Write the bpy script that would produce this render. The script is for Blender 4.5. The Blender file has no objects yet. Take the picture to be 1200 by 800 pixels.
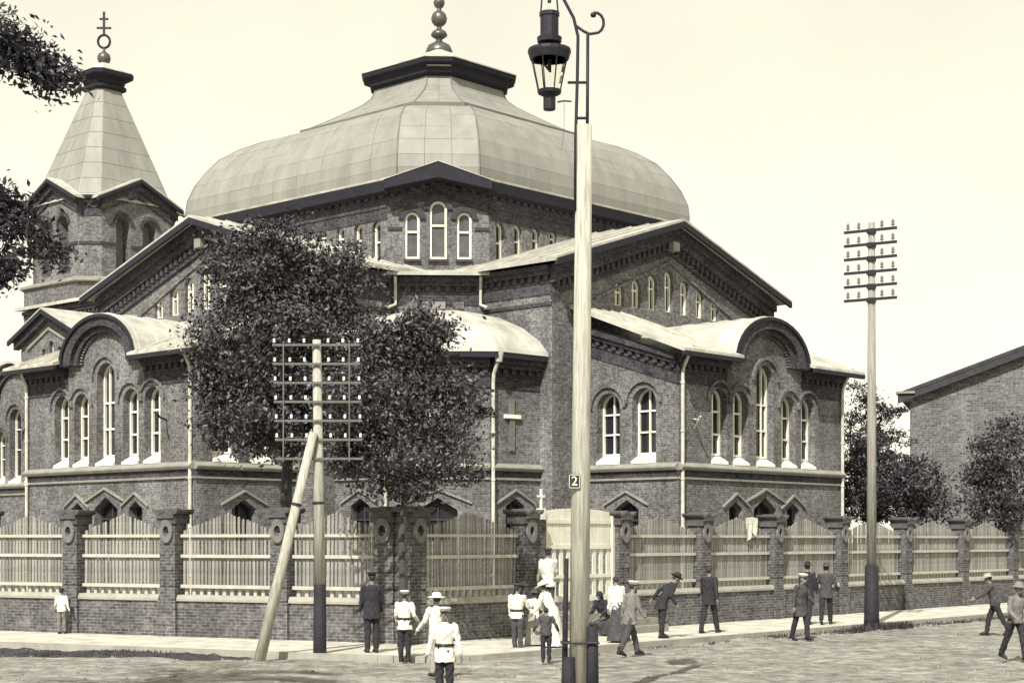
import bpy, math, random
import numpy as np
from mathutils import Vector, Matrix
from mathutils.geometry import tessellate_polygon
random.seed(7)
R = math.radians
sc = bpy.context.scene
col = sc.collection

# ------------------------------------------------------------------ camera
CAM_H = 2.65
cam = bpy.data.cameras.new('camera')
cam.lens = 58.2; cam.sensor_width = 36.0; cam.shift_y = 0.1935
cam.clip_start = 0.1; cam.clip_end = 3000
camo = bpy.data.objects.new('camera', cam); col.objects.link(camo)
camo.location = (0, 0, CAM_H); camo.rotation_euler = (R(90), 0, 0)
sc.camera = camo

# ------------------------------------------------------------------ sky and sun
SUN_AZ = -18.0      # degrees from straight behind the camera, minus = to the left
SUN_EL = 46.0
world = bpy.data.worlds.new('World'); sc.world = world; world.use_nodes = True
wn = world.node_tree.nodes; wl = world.node_tree.links
for n in list(wn): wn.remove(n)
w_out = wn.new('ShaderNodeOutputWorld'); w_bg = wn.new('ShaderNodeBackground')
w_sky = wn.new('ShaderNodeTexSky'); w_sky.sky_type = 'NISHITA'; w_sky.sun_disc = False
w_sky.sun_elevation = R(SUN_EL); w_sky.sun_rotation = R(180 + SUN_AZ * -1)
w_sky.air_density = 1.0; w_sky.dust_density = 0.6; w_sky.altitude = 0
w_bw = wn.new('ShaderNodeRGBToBW')
w_pw = wn.new('ShaderNodeMath'); w_pw.operation = 'POWER'; w_pw.inputs[1].default_value = 0.28     # thin bright overcast evens the sky out
w_sc = wn.new('ShaderNodeMath'); w_sc.operation = 'MULTIPLY'; w_sc.inputs[1].default_value = 3.72
w_tint = wn.new('ShaderNodeMix'); w_tint.data_type = 'RGBA'; w_tint.blend_type = 'MULTIPLY'
w_tint.inputs[0].default_value = 1.0
w_tint.inputs[7].default_value = (1.0, 0.961, 0.785, 1)
wl.new(w_sky.outputs[0], w_bw.inputs[0]); wl.new(w_bw.outputs[0], w_pw.inputs[0]); wl.new(w_pw.outputs[0], w_sc.inputs[0]); wl.new(w_sc.outputs[0], w_tint.inputs[6])
w_tc = wn.new('ShaderNodeTexCoord'); w_nz = wn.new('ShaderNodeTexNoise'); w_nz.inputs['Scale'].default_value = 5.0; w_nz.inputs['Detail'].default_value = 5.0
wl.new(w_tc.outputs['Generated'], w_nz.inputs['Vector'])
w_mr = wn.new('ShaderNodeMapRange'); w_mr.inputs[1].default_value = .3; w_mr.inputs[2].default_value = .7; w_mr.inputs[3].default_value = .93; w_mr.inputs[4].default_value = 1.05
wl.new(w_nz.outputs[0], w_mr.inputs[0])
w_cl = wn.new('ShaderNodeVectorMath'); w_cl.operation = 'SCALE'; wl.new(w_tint.outputs[2], w_cl.inputs[0]); wl.new(w_mr.outputs[0], w_cl.inputs['Scale'])
wl.new(w_cl.outputs[0], w_bg.inputs[0]); w_bg.inputs[1].default_value = 0.15
wl.new(w_bg.outputs[0], w_out.inputs[0])
sun = bpy.data.lights.new('sun', 'SUN'); sun.energy = 5.0; sun.angle = R(0.55); sun.color = (1.0, 0.975, 0.92)
suno = bpy.data.objects.new('sun', sun); col.objects.link(suno); suno.location = (0, -20, 40)
_sd = Vector((math.sin(R(SUN_AZ)) * math.cos(R(SUN_EL)), -math.cos(R(SUN_AZ)) * math.cos(R(SUN_EL)), math.sin(R(SUN_EL))))
suno.rotation_euler = _sd.to_track_quat('Z', 'Y').to_euler()
sc.view_settings.view_transform = 'Standard'; sc.view_settings.look = 'None'
sc.view_settings.exposure = 0.4; sc.view_settings.gamma = 1.0
sc.view_settings.use_curve_mapping = False

# ------------------------------------------------------------------ materials
MATS = {}
def mat(name, c, rough=0.85, stretch=None, **kw):
    m = _mat(name, c, rough, **kw)
    if stretch:
        nt = m.node_tree
        for nd in list(nt.nodes):
            if nd.type == 'TEX_NOISE':
                mp = nt.nodes.new('ShaderNodeMapping'); mp.inputs['Scale'].default_value = stretch
                src = nd.inputs['Vector'].links[0].from_socket
                nt.links.new(src, mp.inputs['Vector']); nt.links.new(mp.outputs[0], nd.inputs['Vector'])
    return m
def _mat(name, c, rough=0.85, var=0.0, scale=3.0, bump=0.0, bscale=30.0, spec=0.3, metal=0.0, rnd=0.0, detail=6.0):
    """plain procedural material: colour with two octaves of blotch, fine relief"""
    m = bpy.data.materials.new(name); m.use_nodes = True
    nt = m.node_tree; N = nt.nodes; L = nt.links
    b = N['Principled BSDF']; b.inputs['Roughness'].default_value = rough
    b.inputs['Specular IOR Level'].default_value = spec; b.inputs['Metallic'].default_value = metal
    b.inputs['Base Color'].default_value = (*c, 1)
    tc = N.new('ShaderNodeTexCoord')
    if var > 0 or rnd > 0:
        nz = N.new('ShaderNodeTexNoise'); nz.inputs['Scale'].default_value = scale; nz.inputs['Detail'].default_value = detail
        nz.inputs['Roughness'].default_value = 0.65
        L.new(tc.outputs['Object'], nz.inputs['Vector'])
        mr = N.new('ShaderNodeMapRange'); mr.inputs[1].default_value = 0.3; mr.inputs[2].default_value = 0.7
        mr.inputs[3].default_value = 1 - var; mr.inputs[4].default_value = 1 + var
        L.new(nz.outputs[0], mr.inputs[0]); last = mr.outputs[0]
        if rnd > 0:
            oi = N.new('ShaderNodeObjectInfo'); m2 = N.new('ShaderNodeMapRange')
            m2.inputs[3].default_value = 1 - rnd; m2.inputs[4].default_value = 1 + rnd
            L.new(oi.outputs['Random'], m2.inputs[0])
            mu = N.new('ShaderNodeMath'); mu.operation = 'MULTIPLY'
            L.new(last, mu.inputs[0]); L.new(m2.outputs[0], mu.inputs[1]); last = mu.outputs[0]
        vm = N.new('ShaderNodeVectorMath'); vm.operation = 'SCALE'; vm.inputs[0].default_value = c
        L.new(last, vm.inputs['Scale']); L.new(vm.outputs[0], b.inputs['Base Color'])
    if bump > 0:
        n2 = N.new('ShaderNodeTexNoise'); n2.inputs['Scale'].default_value = bscale; n2.inputs['Detail'].default_value = 5
        L.new(tc.outputs['Object'], n2.inputs['Vector'])
        bp = N.new('ShaderNodeBump'); bp.inputs['Strength'].default_value = bump; bp.inputs['Distance'].default_value = 0.05
        L.new(n2.outputs[0], bp.inputs['Height']); L.new(bp.outputs[0], b.inputs['Normal'])
    MATS[name] = m
    return m

def brick_mat(name, c1, c2, mortar, bw=0.27, rh=0.085, ms=0.014, stain=0.36, bump=0.45, spot=0.45):
    m = bpy.data.materials.new(name); m.use_nodes = True
    nt = m.node_tree; N = nt.nodes; L = nt.links
    b = N['Principled BSDF']; b.inputs['Roughness'].default_value = 0.9; b.inputs['Specular IOR Level'].default_value = 0.15
    uv = N.new('ShaderNodeUVMap')
    br = N.new('ShaderNodeTexBrick'); br.inputs['Color1'].default_value = (*c1, 1); br.inputs['Color2'].default_value = (*c2, 1)
    br.inputs['Mortar'].default_value = (*mortar, 1); br.inputs['Scale'].default_value = 1.0
    br.inputs['Brick Width'].default_value = bw; br.inputs['Row Height'].default_value = rh
    br.inputs['Mortar Size'].default_value = ms; br.inputs['Bias'].default_value = -0.1
    L.new(uv.outputs[0], br.inputs['Vector'])
    tc = N.new('ShaderNodeTexCoord')
    def noise(s, d, lo, hi, stretch=None):
        nz = N.new('ShaderNodeTexNoise'); nz.inputs['Scale'].default_value = s; nz.inputs['Detail'].default_value = d
        nz.inputs['Roughness'].default_value = 0.7
        if stretch:
            mp = N.new('ShaderNodeMapping'); mp.inputs['Scale'].default_value = stretch
            L.new(tc.outputs['Object'], mp.inputs['Vector']); L.new(mp.outputs[0], nz.inputs['Vector'])
        else: L.new(tc.outputs['Object'], nz.inputs['Vector'])
        mr = N.new('ShaderNodeMapRange'); mr.inputs[1].default_value = 0.3; mr.inputs[2].default_value = 0.7
        mr.inputs[3].default_value = lo; mr.inputs[4].default_value = hi
        L.new(nz.outputs[0], mr.inputs[0]); return mr.outputs[0]
    a1 = noise(0.45, 6, 1 - stain, 1 + stain); a2 = noise(8.0, 2, 1 - spot, 1 + spot); a3 = noise(1.0, 4, 1 - stain * .6, 1 + stain * .6, (1.2, 1.2, 0.18))
    m1 = N.new('ShaderNodeMath'); m1.operation = 'MULTIPLY'; L.new(a1, m1.inputs[0]); L.new(a2, m1.inputs[1])
    m2 = N.new('ShaderNodeMath'); m2.operation = 'MULTIPLY'; L.new(m1.outputs[0], m2.inputs[0]); L.new(a3, m2.inputs[1])
    vm = N.new('ShaderNodeVectorMath'); vm.operation = 'SCALE'
    L.new(br.outputs['Color'], vm.inputs[0]); L.new(m2.outputs[0], vm.inputs['Scale']); L.new(vm.outputs[0], b.inputs['Base Color'])
    bp = N.new('ShaderNodeBump'); bp.inputs['Strength'].default_value = bump; bp.inputs['Distance'].default_value = 0.02; bp.invert = True
    L.new(br.outputs['Fac'], bp.inputs['Height']); L.new(bp.outputs[0], b.inputs['Normal'])
    MATS[name] = m
    return m

def leaf_mat(name, c, var=0.45, nscale=0.8):
    m = bpy.data.materials.new(name); m.use_nodes = True
    nt = m.node_tree; N = nt.nodes; L = nt.links
    b = N['Principled BSDF']; b.inputs['Roughness'].default_value = 0.5; b.inputs['Specular IOR Level'].default_value = 0.45
    ge = N.new('ShaderNodeNewGeometry'); tc = N.new('ShaderNodeTexCoord')
    nz = N.new('ShaderNodeTexNoise'); nz.inputs['Scale'].default_value = nscale; nz.inputs['Detail'].default_value = 3
    L.new(tc.outputs['Object'], nz.inputs['Vector'])
    m1 = N.new('ShaderNodeMapRange'); m1.inputs[3].default_value = 1 - var; m1.inputs[4].default_value = 1 + var * 1.6
    L.new(ge.outputs['Random Per Island'], m1.inputs[0])
    m2 = N.new('ShaderNodeMapRange'); m2.inputs[1].default_value = .3; m2.inputs[2].default_value = .7; m2.inputs[3].default_value = .65; m2.inputs[4].default_value = 1.35
    L.new(nz.outputs[0], m2.inputs[0])
    mu = N.new('ShaderNodeMath'); mu.operation = 'MULTIPLY'; L.new(m1.outputs[0], mu.inputs[0]); L.new(m2.outputs[0], mu.inputs[1])
    vm = N.new('ShaderNodeVectorMath'); vm.operation = 'SCALE'; vm.inputs[0].default_value = c
    L.new(mu.outputs[0], vm.inputs['Scale']); L.new(vm.outputs[0], b.inputs['Base Color'])
    MATS[name] = m
    return m

brick_mat('brick', (.092, .089, .094), (.17, .164, .162), (.168, .162, .155))
brick_mat('brick_dark', (.034, .031, .04), (.066, .062, .068), (.07, .066, .07))  # darkened brick copy: shade under eaves and ledges put into its colour
brick_mat('brick_fence', (.066, .062, .07), (.135, .129, .13), (.15, .143, .137), stain=.3, spot=.4)
brick_mat('brick_house', (.09, .086, .09), (.185, .178, .175), (.17, .164, .16), bw=.36, rh=.125, ms=.02, stain=.2, spot=.4)
mat('stone_light', (.24, .23, .2), rough=.85, var=.2, scale=2.0, bump=.2, bscale=20)
mat('pipe_paint', (.5, .48, .41), rough=.7, var=.3, scale=2.0)
mat('white_paint', (.74, .71, .6), rough=.6, var=.12, scale=3.0)
mat('sill_white', (.8, .77, .66), rough=.7, var=.1, scale=3.0)
mat('roof_metal', (.41, .397, .345), rough=.62, var=.3, scale=.9, stretch=(1.6, 1.6, .4), spec=.35, rnd=.05)
mat('dome_sheet', (.235, .228, .203), rough=.6, var=.18, scale=.8, stretch=(1.8, 1.8, .35), spec=.35, rnd=.025)
mat('dome_base', (.15, .145, .13), rough=.7, var=.2, scale=1.0)
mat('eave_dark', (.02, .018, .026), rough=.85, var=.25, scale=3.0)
mat('trim_dark', (.045, .042, .048), rough=.85, var=.3, scale=3.0, bump=.2)
mat('medallion', (.15, .143, .135), rough=.9, var=.3, scale=5.0, bump=.3)
mat('cap_stone', (.085, .08, .082), rough=.9, var=.4, scale=6.0, bump=.3)
mat('pane_grey', (.085, .081, .083), rough=.3, var=.3, scale=2.0)
mat('relief', (.155, .149, .138), rough=.9, var=.3, scale=4.0)
mat('pole_grey', (.25, .24, .208), rough=.85, var=.42, scale=4.0, bump=.15, bscale=25, stretch=(6, 6, .35))
mat('glass', (.018, .018, .022), rough=.12, var=.3, scale=1.5, spec=.5)
mat('iron', (.018, .016, .023), rough=.55, var=.3, scale=6.0, bump=.15, bscale=40)
mat('gilt', (.1, .094, .085), rough=.4, var=.3, scale=3.0, metal=.5, spec=.5)
mat('wood_pole', (.37, .355, .3), rough=.85, var=.42, scale=4.0, bump=.15, bscale=25, stretch=(6, 6, .35))
mat('wood_grey', (.13, .124, .112), rough=.85, var=.25, scale=4.0, bump=.15, bscale=25, stretch=(6, 6, .35))
mat('tar', (.018, .016, .021), rough=.7, var=.4, scale=6.0, bump=.4, bscale=25)
mat('porcelain', (.8, .78, .7), rough=.3, spec=.5)
mat('picket', (.235, .225, .2), rough=.9, var=.3, scale=3.5, bump=.25, bscale=30, rnd=.28)
mat('rail', (.42, .403, .345), rough=.85, var=.15, scale=3.0)
mat('coping', (.3, .288, .25), rough=.9, var=.2, scale=2.0, bump=.2)
mat('gate_paint', (.62, .6, .51), rough=.8, var=.12, scale=2.5, rnd=.06)
mat('sidewalk', (.45, .433, .37), rough=.95, var=.34, scale=1.6, bump=.2, bscale=14)
mat('bark', (.06, .056, .055), rough=.9, var=.35, scale=5.0, bump=.6, bscale=14)
mat('weed', (.05, .046, .05), rough=.9, var=.5, scale=2.0)
mat('pebble', (.2, .192, .175), rough=.9, var=.4, scale=2.0)
mat('skin', (.19, .17, .15), rough=.6, var=.08, scale=6.0)
mat('hair', (.03, .028, .03), rough=.7)
mat('cloth_white', (.62, .6, .525), rough=.9, var=.2, scale=7.0, bump=.4, bscale=12)
mat('cloth_black', (.028, .026, .031), rough=.9, var=.35, scale=7.0, bump=.4, bscale=12)
mat('cloth_dark', (.06, .057, .06), rough=.9, var=.3, scale=7.0, bump=.4, bscale=12)
mat('cloth_grey', (.17, .162, .15), rough=.9, var=.25, scale=7.0, bump=.4, bscale=12)
mat('cloth_mid', (.3, .285, .255), rough=.9, var=.2, scale=7.0, bump=.4, bscale=12)
mat('leather', (.02, .018, .02), rough=.5)
mat('plate_dark', (.03, .028, .032), rough=.6)
leaf_mat('leaf', (.046, .042, .046), .85)
leaf_mat('leaf_near', (.02, .018, .024))
leaf_mat('needle', (.026, .024, .03))
leaf_mat('leaf_bush', (.04, .037, .042), .55)

def ground_mat():
    m = bpy.data.materials.new('road_dirt'); m.use_nodes = True
    nt = m.node_tree; N = nt.nodes; L = nt.links
    b = N['Principled BSDF']; b.inputs['Roughness'].default_value = .95; b.inputs['Specular IOR Level'].default_value = .1
    tc = N.new('ShaderNodeTexCoord')
    def noise(s, d, lo, hi, st=(1, 1, 1), a=.3, z=.7):
        mp = N.new('ShaderNodeMapping'); mp.inputs['Scale'].default_value = st
        nz = N.new('ShaderNodeTexNoise'); nz.inputs['Scale'].default_value = s; nz.inputs['Detail'].default_value = d; nz.inputs['Roughness'].default_value = .7
        L.new(tc.outputs['Object'], mp.inputs['Vector']); L.new(mp.outputs[0], nz.inputs['Vector'])
        mr = N.new('ShaderNodeMapRange'); mr.inputs[1].default_value = a; mr.inputs[2].default_value = z
        mr.inputs[3].default_value = lo; mr.inputs[4].default_value = hi
        L.new(nz.outputs[0], mr.inputs[0]); return nz.outputs[0], mr.outputs[0]
    r1, a1 = noise(.3, 8, .68, 1.28); r2, a2 = noise(2.4, 7, .42, 1.4); r3, a3 = noise(1.1, 6, .68, 1.2, (.7, 1.2, 1))
    m1 = N.new('ShaderNodeMath'); m1.operation = 'MULTIPLY'; L.new(a1, m1.inputs[0]); L.new(a2, m1.inputs[1])
    m2 = N.new('ShaderNodeMath'); m2.operation = 'MULTIPLY'; L.new(m1.outputs[0], m2.inputs[0]); L.new(a3, m2.inputs[1])
    vm = N.new('ShaderNodeVectorMath'); vm.operation = 'SCALE'; vm.inputs[0].default_value = (.26, .25, .222)
    L.new(m2.outputs[0], vm.inputs['Scale']); L.new(vm.outputs[0], b.inputs['Base Color'])
    bp = N.new('ShaderNodeBump'); bp.inputs['Strength'].default_value = .6; bp.inputs['Distance'].default_value = .1
    L.new(r2, bp.inputs['Height']); L.new(bp.outputs[0], b.inputs['Normal'])
    MATS['road_dirt'] = m
ground_mat()

# ------------------------------------------------------------------ mesh helpers
def link(o, parent=None):
    col.objects.link(o)
    if parent is not None: o.parent = parent
    return o
def tag(o, label=None, cat=None, group=None, kind=None):
    if label: o['label'] = label
    if cat: o['category'] = cat
    if group: o['group'] = group
    if kind: o['kind'] = kind
    return o
def empty(name, loc=(0, 0, 0), rz=0.0, label=None, cat=None, group=None):
    o = bpy.data.objects.new(name, None); o.empty_display_size = .3
    o.location = loc; o.rotation_euler = (0, 0, rz); col.objects.link(o)
    return tag(o, label, cat, group)

def uv_mesh(me):
    """metre UVs: along the wall and up; plan view on flat faces"""
    nl = len(me.loops)
    if nl == 0: return
    uv = me.uv_layers.new(name='UVMap')
    co = np.empty(len(me.vertices) * 3); me.vertices.foreach_get('co', co); co = co.reshape(-1, 3)
    lv = np.empty(nl, dtype=np.int32); me.loops.foreach_get('vertex_index', lv)
    npoly = len(me.polygons)
    nr = np.empty(npoly * 3); me.polygons.foreach_get('normal', nr); nr = nr.reshape(-1, 3)
    tot = np.empty(npoly, dtype=np.int32); me.polygons.foreach_get('loop_total', tot)
    ln = np.repeat(nr, tot, axis=0); p = co[lv]
    h = np.hypot(ln[:, 0], ln[:, 1]) + 1e-9
    tu = (-ln[:, 1] * p[:, 0] + ln[:, 0] * p[:, 1]) / h
    flat = np.abs(ln[:, 2]) > .8
    out = np.stack([np.where(flat, p[:, 0], tu), np.where(flat, p[:, 1], p[:, 2])], 1)
    uv.data.foreach_set('uv', out.astype(np.float32).ravel())

class MB:
    def __init__(s): s.v = []; s.f = []
    def add(s, vs, fs):
        o = len(s.v); s.v += [tuple(v) for v in vs]; s.f += [tuple(i + o for i in f) for f in fs]
    def hexa(s, p):       # 8 points: bottom loop 4, top loop 4
        s.add(p, [(3, 2, 1, 0), (4, 5, 6, 7), (0, 1, 5, 4), (1, 2, 6, 5), (2, 3, 7, 6), (3, 0, 4, 7)])
    def box(s, x0, x1, y0, y1, z0, z1):
        s.hexa([(x0, y0, z0), (x1, y0, z0), (x1, y1, z0), (x0, y1, z0), (x0, y0, z1), (x1, y0, z1), (x1, y1, z1), (x0, y1, z1)])
    def prism(s, loop, vec):
        n = len(loop); vec = Vector(vec); a = [Vector(p) for p in loop]; b = [p + vec for p in a]
        nr = Vector((0, 0, 0))
        for i in range(n): nr += a[i].cross(a[(i + 1) % n])
        fl = nr.dot(vec) > 0
        fs = [tuple(range(n))[::-1] if fl else tuple(range(n)), tuple(range(n, 2 * n)) if fl else tuple(range(n, 2 * n))[::-1]]
        for i in range(n):
            j = (i + 1) % n
            fs.append((i, j, n + j, n + i) if fl else (j, i, n + i, n + j))
        s.add(a + b, fs)
    def tube(s, pts, r, n=8, cap=True):
        pts = [Vector(p) for p in pts]; m = len(pts)
        rs = r if isinstance(r, (list, tuple)) else [r] * m
        vs = []; up = None
        for i, p in enumerate(pts):
            d = (pts[min(i + 1, m - 1)] - pts[max(i - 1, 0)]).normalized()
            if up is None:
                up = Vector((0, 0, 1)) if abs(d.z) < .9 else Vector((0, 1, 0))
            x = d.cross(up).normalized(); y = x.cross(d).normalized(); up = y
            for k in range(n):
                a = 2 * math.pi * k / n
                vs.append(p + (x * math.cos(a) + y * math.sin(a)) * rs[i])
        fs = []
        for i in range(m - 1):
            for k in range(n):
                k2 = (k + 1) % n
                fs.append((i * n + k, (i + 1) * n + k, (i + 1) * n + k2, i * n + k2))
        if cap: fs += [tuple(range(n)), tuple(range((m - 1) * n, m * n))[::-1]]
        s.add(vs, fs)
    def lathe(s, prof, n=16, c=(0, 0, 0)):
        vs = []; fs = []; m = len(prof)
        for r, z in prof:
            for k in range(n):
                a = 2 * math.pi * k / n
                vs.append((c[0] + r * math.cos(a), c[1] + r * math.sin(a), c[2] + z))
        for i in range(m - 1):
            for k in range(n):
                k2 = (k + 1) % n
                fs.append((i * n + k, i * n + k2, (i + 1) * n + k2, (i + 1) * n + k))
        fs += [tuple(range(n))[::-1], tuple(range((m - 1) * n, m * n))]
        s.add(vs, fs)
    def loft(s, rings, closed=True, cap=True):
        n = len(rings[0]); vs = [p for r in rings for p in r]; fs = []
        for i in range(len(rings) - 1):
            for k in range(n if closed else n - 1):
                k2 = (k + 1) % n
                fs.append((i * n + k, i * n + k2, (i + 1) * n + k2, (i + 1) * n + k))
        if cap: fs += [tuple(range(n))[::-1], tuple(range((len(rings) - 1) * n, len(rings) * n))]
        s.add(vs, fs)
    def mesh(s, name, m, smooth=False, uv=True):
        me = bpy.data.meshes.new(name); me.from_pydata(s.v, [], s.f); me.validate(); me.update()
        if uv: uv_mesh(me)
        if m: me.materials.append(MATS[m])
        if smooth: me.shade_smooth()
        return me
    def build(s, name, m, parent=None, smooth=False, uv=True, loc=None, kind=None, label=None):
        o = bpy.data.objects.new(name, s.mesh(name, m, smooth, uv)); link(o, parent)
        if loc: o.location = loc
        if kind: o['kind'] = kind
        if label: o['label'] = label
        return o

class Fr:
    """a vertical wall plane: s along it (left to right seen from outside), d outward, z up"""
    def __init__(s, o, t):
        s.o = Vector((o[0], o[1])); s.t = Vector((t[0], t[1])).normalized(); s.n = Vector((s.t.y, -s.t.x))
    def p(s, a, d, z):
        q = s.o + s.t * a + s.n * d
        return (q.x, q.y, z)
    def box(s, mb, a0, a1, d0, d1, z0, z1):
        mb.hexa([s.p(a0, d1, z0), s.p(a1, d1, z0), s.p(a1, d0, z0), s.p(a0, d0, z0), s.p(a0, d1, z1), s.p(a1, d1, z1), s.p(a1, d0, z1), s.p(a0, d0, z1)])
    def prism(s, mb, loop, d0, d1):
        mb.prism([s.p(a, d0, z) for a, z in loop], Vector(s.p(0, d1, 0)) - Vector(s.p(0, d0, 0)))
    def wall(s, mb, outer, holes=(), depth=.4, d=0.0):
        loops = [outer] + [list(h) for h in holes]
        tri = tessellate_polygon([[Vector((a, z, 0)) for a, z in l] for l in loops])
        flat = [q for l in loops for q in l]
        fs = []
        for t in tri:
            (x0, y0), (x1, y1), (x2, y2) = (flat[i] for i in t)
            ar = (x1 - x0) * (y2 - y0) - (x2 - x0) * (y1 - y0)
            if abs(ar) < 1e-9: continue
            fs.append(tuple(t) if ar > 0 else (t[0], t[2], t[1]))
        mb.add([s.p(a, d, z) for a, z in flat], fs)
        for h in holes:
            n = len(h); ar = sum(h[i][0] * h[(i + 1) % n][1] - h[(i + 1) % n][0] * h[i][1] for i in range(n))
            hh = h if ar > 0 else h[::-1]
            vs = [s.p(a, d, z) for a, z in hh] + [s.p(a, d - depth, z) for a, z in hh]
            mb.add(vs, [(i, n + i, n + (i + 1) % n, (i + 1) % n) for i in range(n)])

def arch_loop(s, zb, zt, w, n=10, pointed=False):
    r = w / 2
    if pointed: return [(s - r, zb), (s + r, zb), (s + r, zt - r * .62), (s, zt), (s - r, zt - r * .62)]
    return [(s - r, zb), (s + r, zb)] + [(s + r * math.cos(math.pi * i / n), zt - r + r * math.sin(math.pi * i / n)) for i in range(n + 1)]

# ================================================================== GROUND
def smooth_noise(x, y):
    return (math.sin(x * .9 + 1.3 * math.sin(y * .53)) * math.cos(y * .71 + .8 * math.sin(x * .37))) * .5 + .3 * math.sin(x * 2.1 + y * 1.7) * math.sin(y * 2.6 - x * .6)
_lat = np.random.default_rng(5).uniform(-1, 1, (97, 97))
def vnoise(x, y, f):
    x, y = np.asarray(x) * f, np.asarray(y) * f; i, j = np.floor(x).astype(int), np.floor(y).astype(int); u, v = x - i, y - j
    u, v = u * u * (3 - 2 * u), v * v * (3 - 2 * v); g = lambda a, b: _lat[a % 97, b % 97]
    return (g(i, j) * (1 - u) + g(i + 1, j) * u) * (1 - v) + (g(i, j + 1) * (1 - u) + g(i + 1, j + 1) * u) * v
def road_z(x, y):
    rut = vnoise((np.asarray(x) * .645 + np.asarray(y) * .764) * .18, (np.asarray(x) * .764 - np.asarray(y) * .645) * 1.1, 1.0)
    return -.045 + .03 * vnoise(x, y, .35) + .026 * vnoise(x, y, 1.1) + .02 * np.abs(vnoise(x, y, 2.7)) + .012 * vnoise(x, y, 5.3) + .02 * rut
def make_road():
    xs = np.array([-900, -400, -150, -70, -40, -30] + list(np.arange(-22, 24, .2)) + [30, 40, 70, 150, 400, 900.])
    ys = np.array([-300, -100, -30, 0, 12, 20] + list(np.arange(26, 62, .16)) + [66, 80, 120, 250, 600, 1500.])
    X, Y = np.meshgrid(xs, ys); Z = np.where((np.abs(X - 1) < 23) & (Y > 25.9) & (Y < 62), road_z(X, Y), -.045)
    vs = np.stack([X, Y, Z], -1).reshape(-1, 3).tolist(); nx = len(xs)
    fs = [(j * nx + i, j * nx + i + 1, (j + 1) * nx + i + 1, (j + 1) * nx + i) for j in range(len(ys) - 1) for i in range(nx - 1)]
    mb = MB(); mb.v = vs; mb.f = fs
    return tag(mb.build('road', 'road_dirt', smooth=True, uv=False), kind='structure')
make_road()

# street corner: two fence lines leave the corner pillar
FC = Vector((-2.5, 40.8))
FR = Vector((.645, .764)).normalized(); FRn = Vector((FR.y, -FR.x))       # right-hand street, outward normal
FL = Vector((-.893, .449)).normalized(); FLn = Vector((-.449, -.893)).normalized()
def isect(p, d, q, e):
    k = ((q.x - p.x) * e.y - (q.y - p.y) * e.x) / (d.x * e.y - d.y * e.x)
    return p + d * k
def make_sidewalk():
    w = 4.0
    def corner(o): return isect(FC + FRn * o, FR, FC + FLn * o, FL)
    co, ci = corner(w), corner(-.6)
    arc = []
    a0 = co + FL * 1.6; a1 = co + FR * 1.6
    for i in range(9):
        t = i / 8; arc.append(a0 * (1 - t) ** 2 + co * 2 * t * (1 - t) + a1 * t ** 2)
    outer = [FC + FLn * w + FL * 60] + arc + [FC + FRn * w + FR * 60]
    inner = [FC - FRn * .6 + FR * 60, ci, FC - FLn * .6 + FL * 60]
    loop = outer + inner
    mb = MB(); mb.prism([(p.x, p.y, -.2) for p in loop], (0, 0, .3))
    s = tag(mb.build('pavement', 'sidewalk'), kind='structure')
    # kerb boards along the road edge
    mb = MB()
    for i in range(len(outer) - 1):
        a, b = outer[i], outer[i + 1]; d = (b - a).normalized(); n = Vector((d.y, -d.x)) * .12
        mb.hexa([(a.x + n.x, a.y + n.y, -.2), (b.x + n.x, b.y + n.y, -.2), (b.x, b.y, -.2), (a.x, a.y, -.2), (a.x + n.x, a.y + n.y, .112), (b.x + n.x, b.y + n.y, .112), (b.x, b.y, .112), (a.x, a.y, .112)])
    mb.build('kerb', 'coping', s)
make_sidewalk()
def make_yard():
    mb = MB(); p = [FC + FR * 90 , FC - FRn * .2, FC + FL * 90]
    q = [(FC - FRn * .3).x, (FC - FRn * .3).y]
    mb.add([(FC.x, FC.y + .3, .05), ((FC + FR * 120).x, (FC + FR * 120).y, .05), (0, 200, .05), ((FC + FL * 120).x, (FC + FL * 120).y, .05)], [(0, 1, 2, 3)])
    tag(mb.build('churchyard_ground', 'road_dirt'), kind='structure')
make_yard()

# ================================================================== CHURCH
CA = R(47.32)
church = empty('brick_church', (-3.26, 74.08, 0), CA, 'large brick church with a wide faceted dome, gabled arms and a spired bell tower', 'church')
cL, cP, cB, cW, cK = 12.85, 4.54, 5.4, 6.97, 9.41          # arm length, porch depth, porch half width, arm half width, inner corner
cF = cL + cP
RT2 = math.sqrt(2)
def rot4(k, x, y):                                          # arms turn about the centre: 0 = -y, 1 = -x, 2 = +y, 3 = +x
    for _ in range(k): x, y = y, -x
    return (x, y)
def fr4(k, o, t): return Fr(rot4(k, *o), rot4(k, *t))

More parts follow.
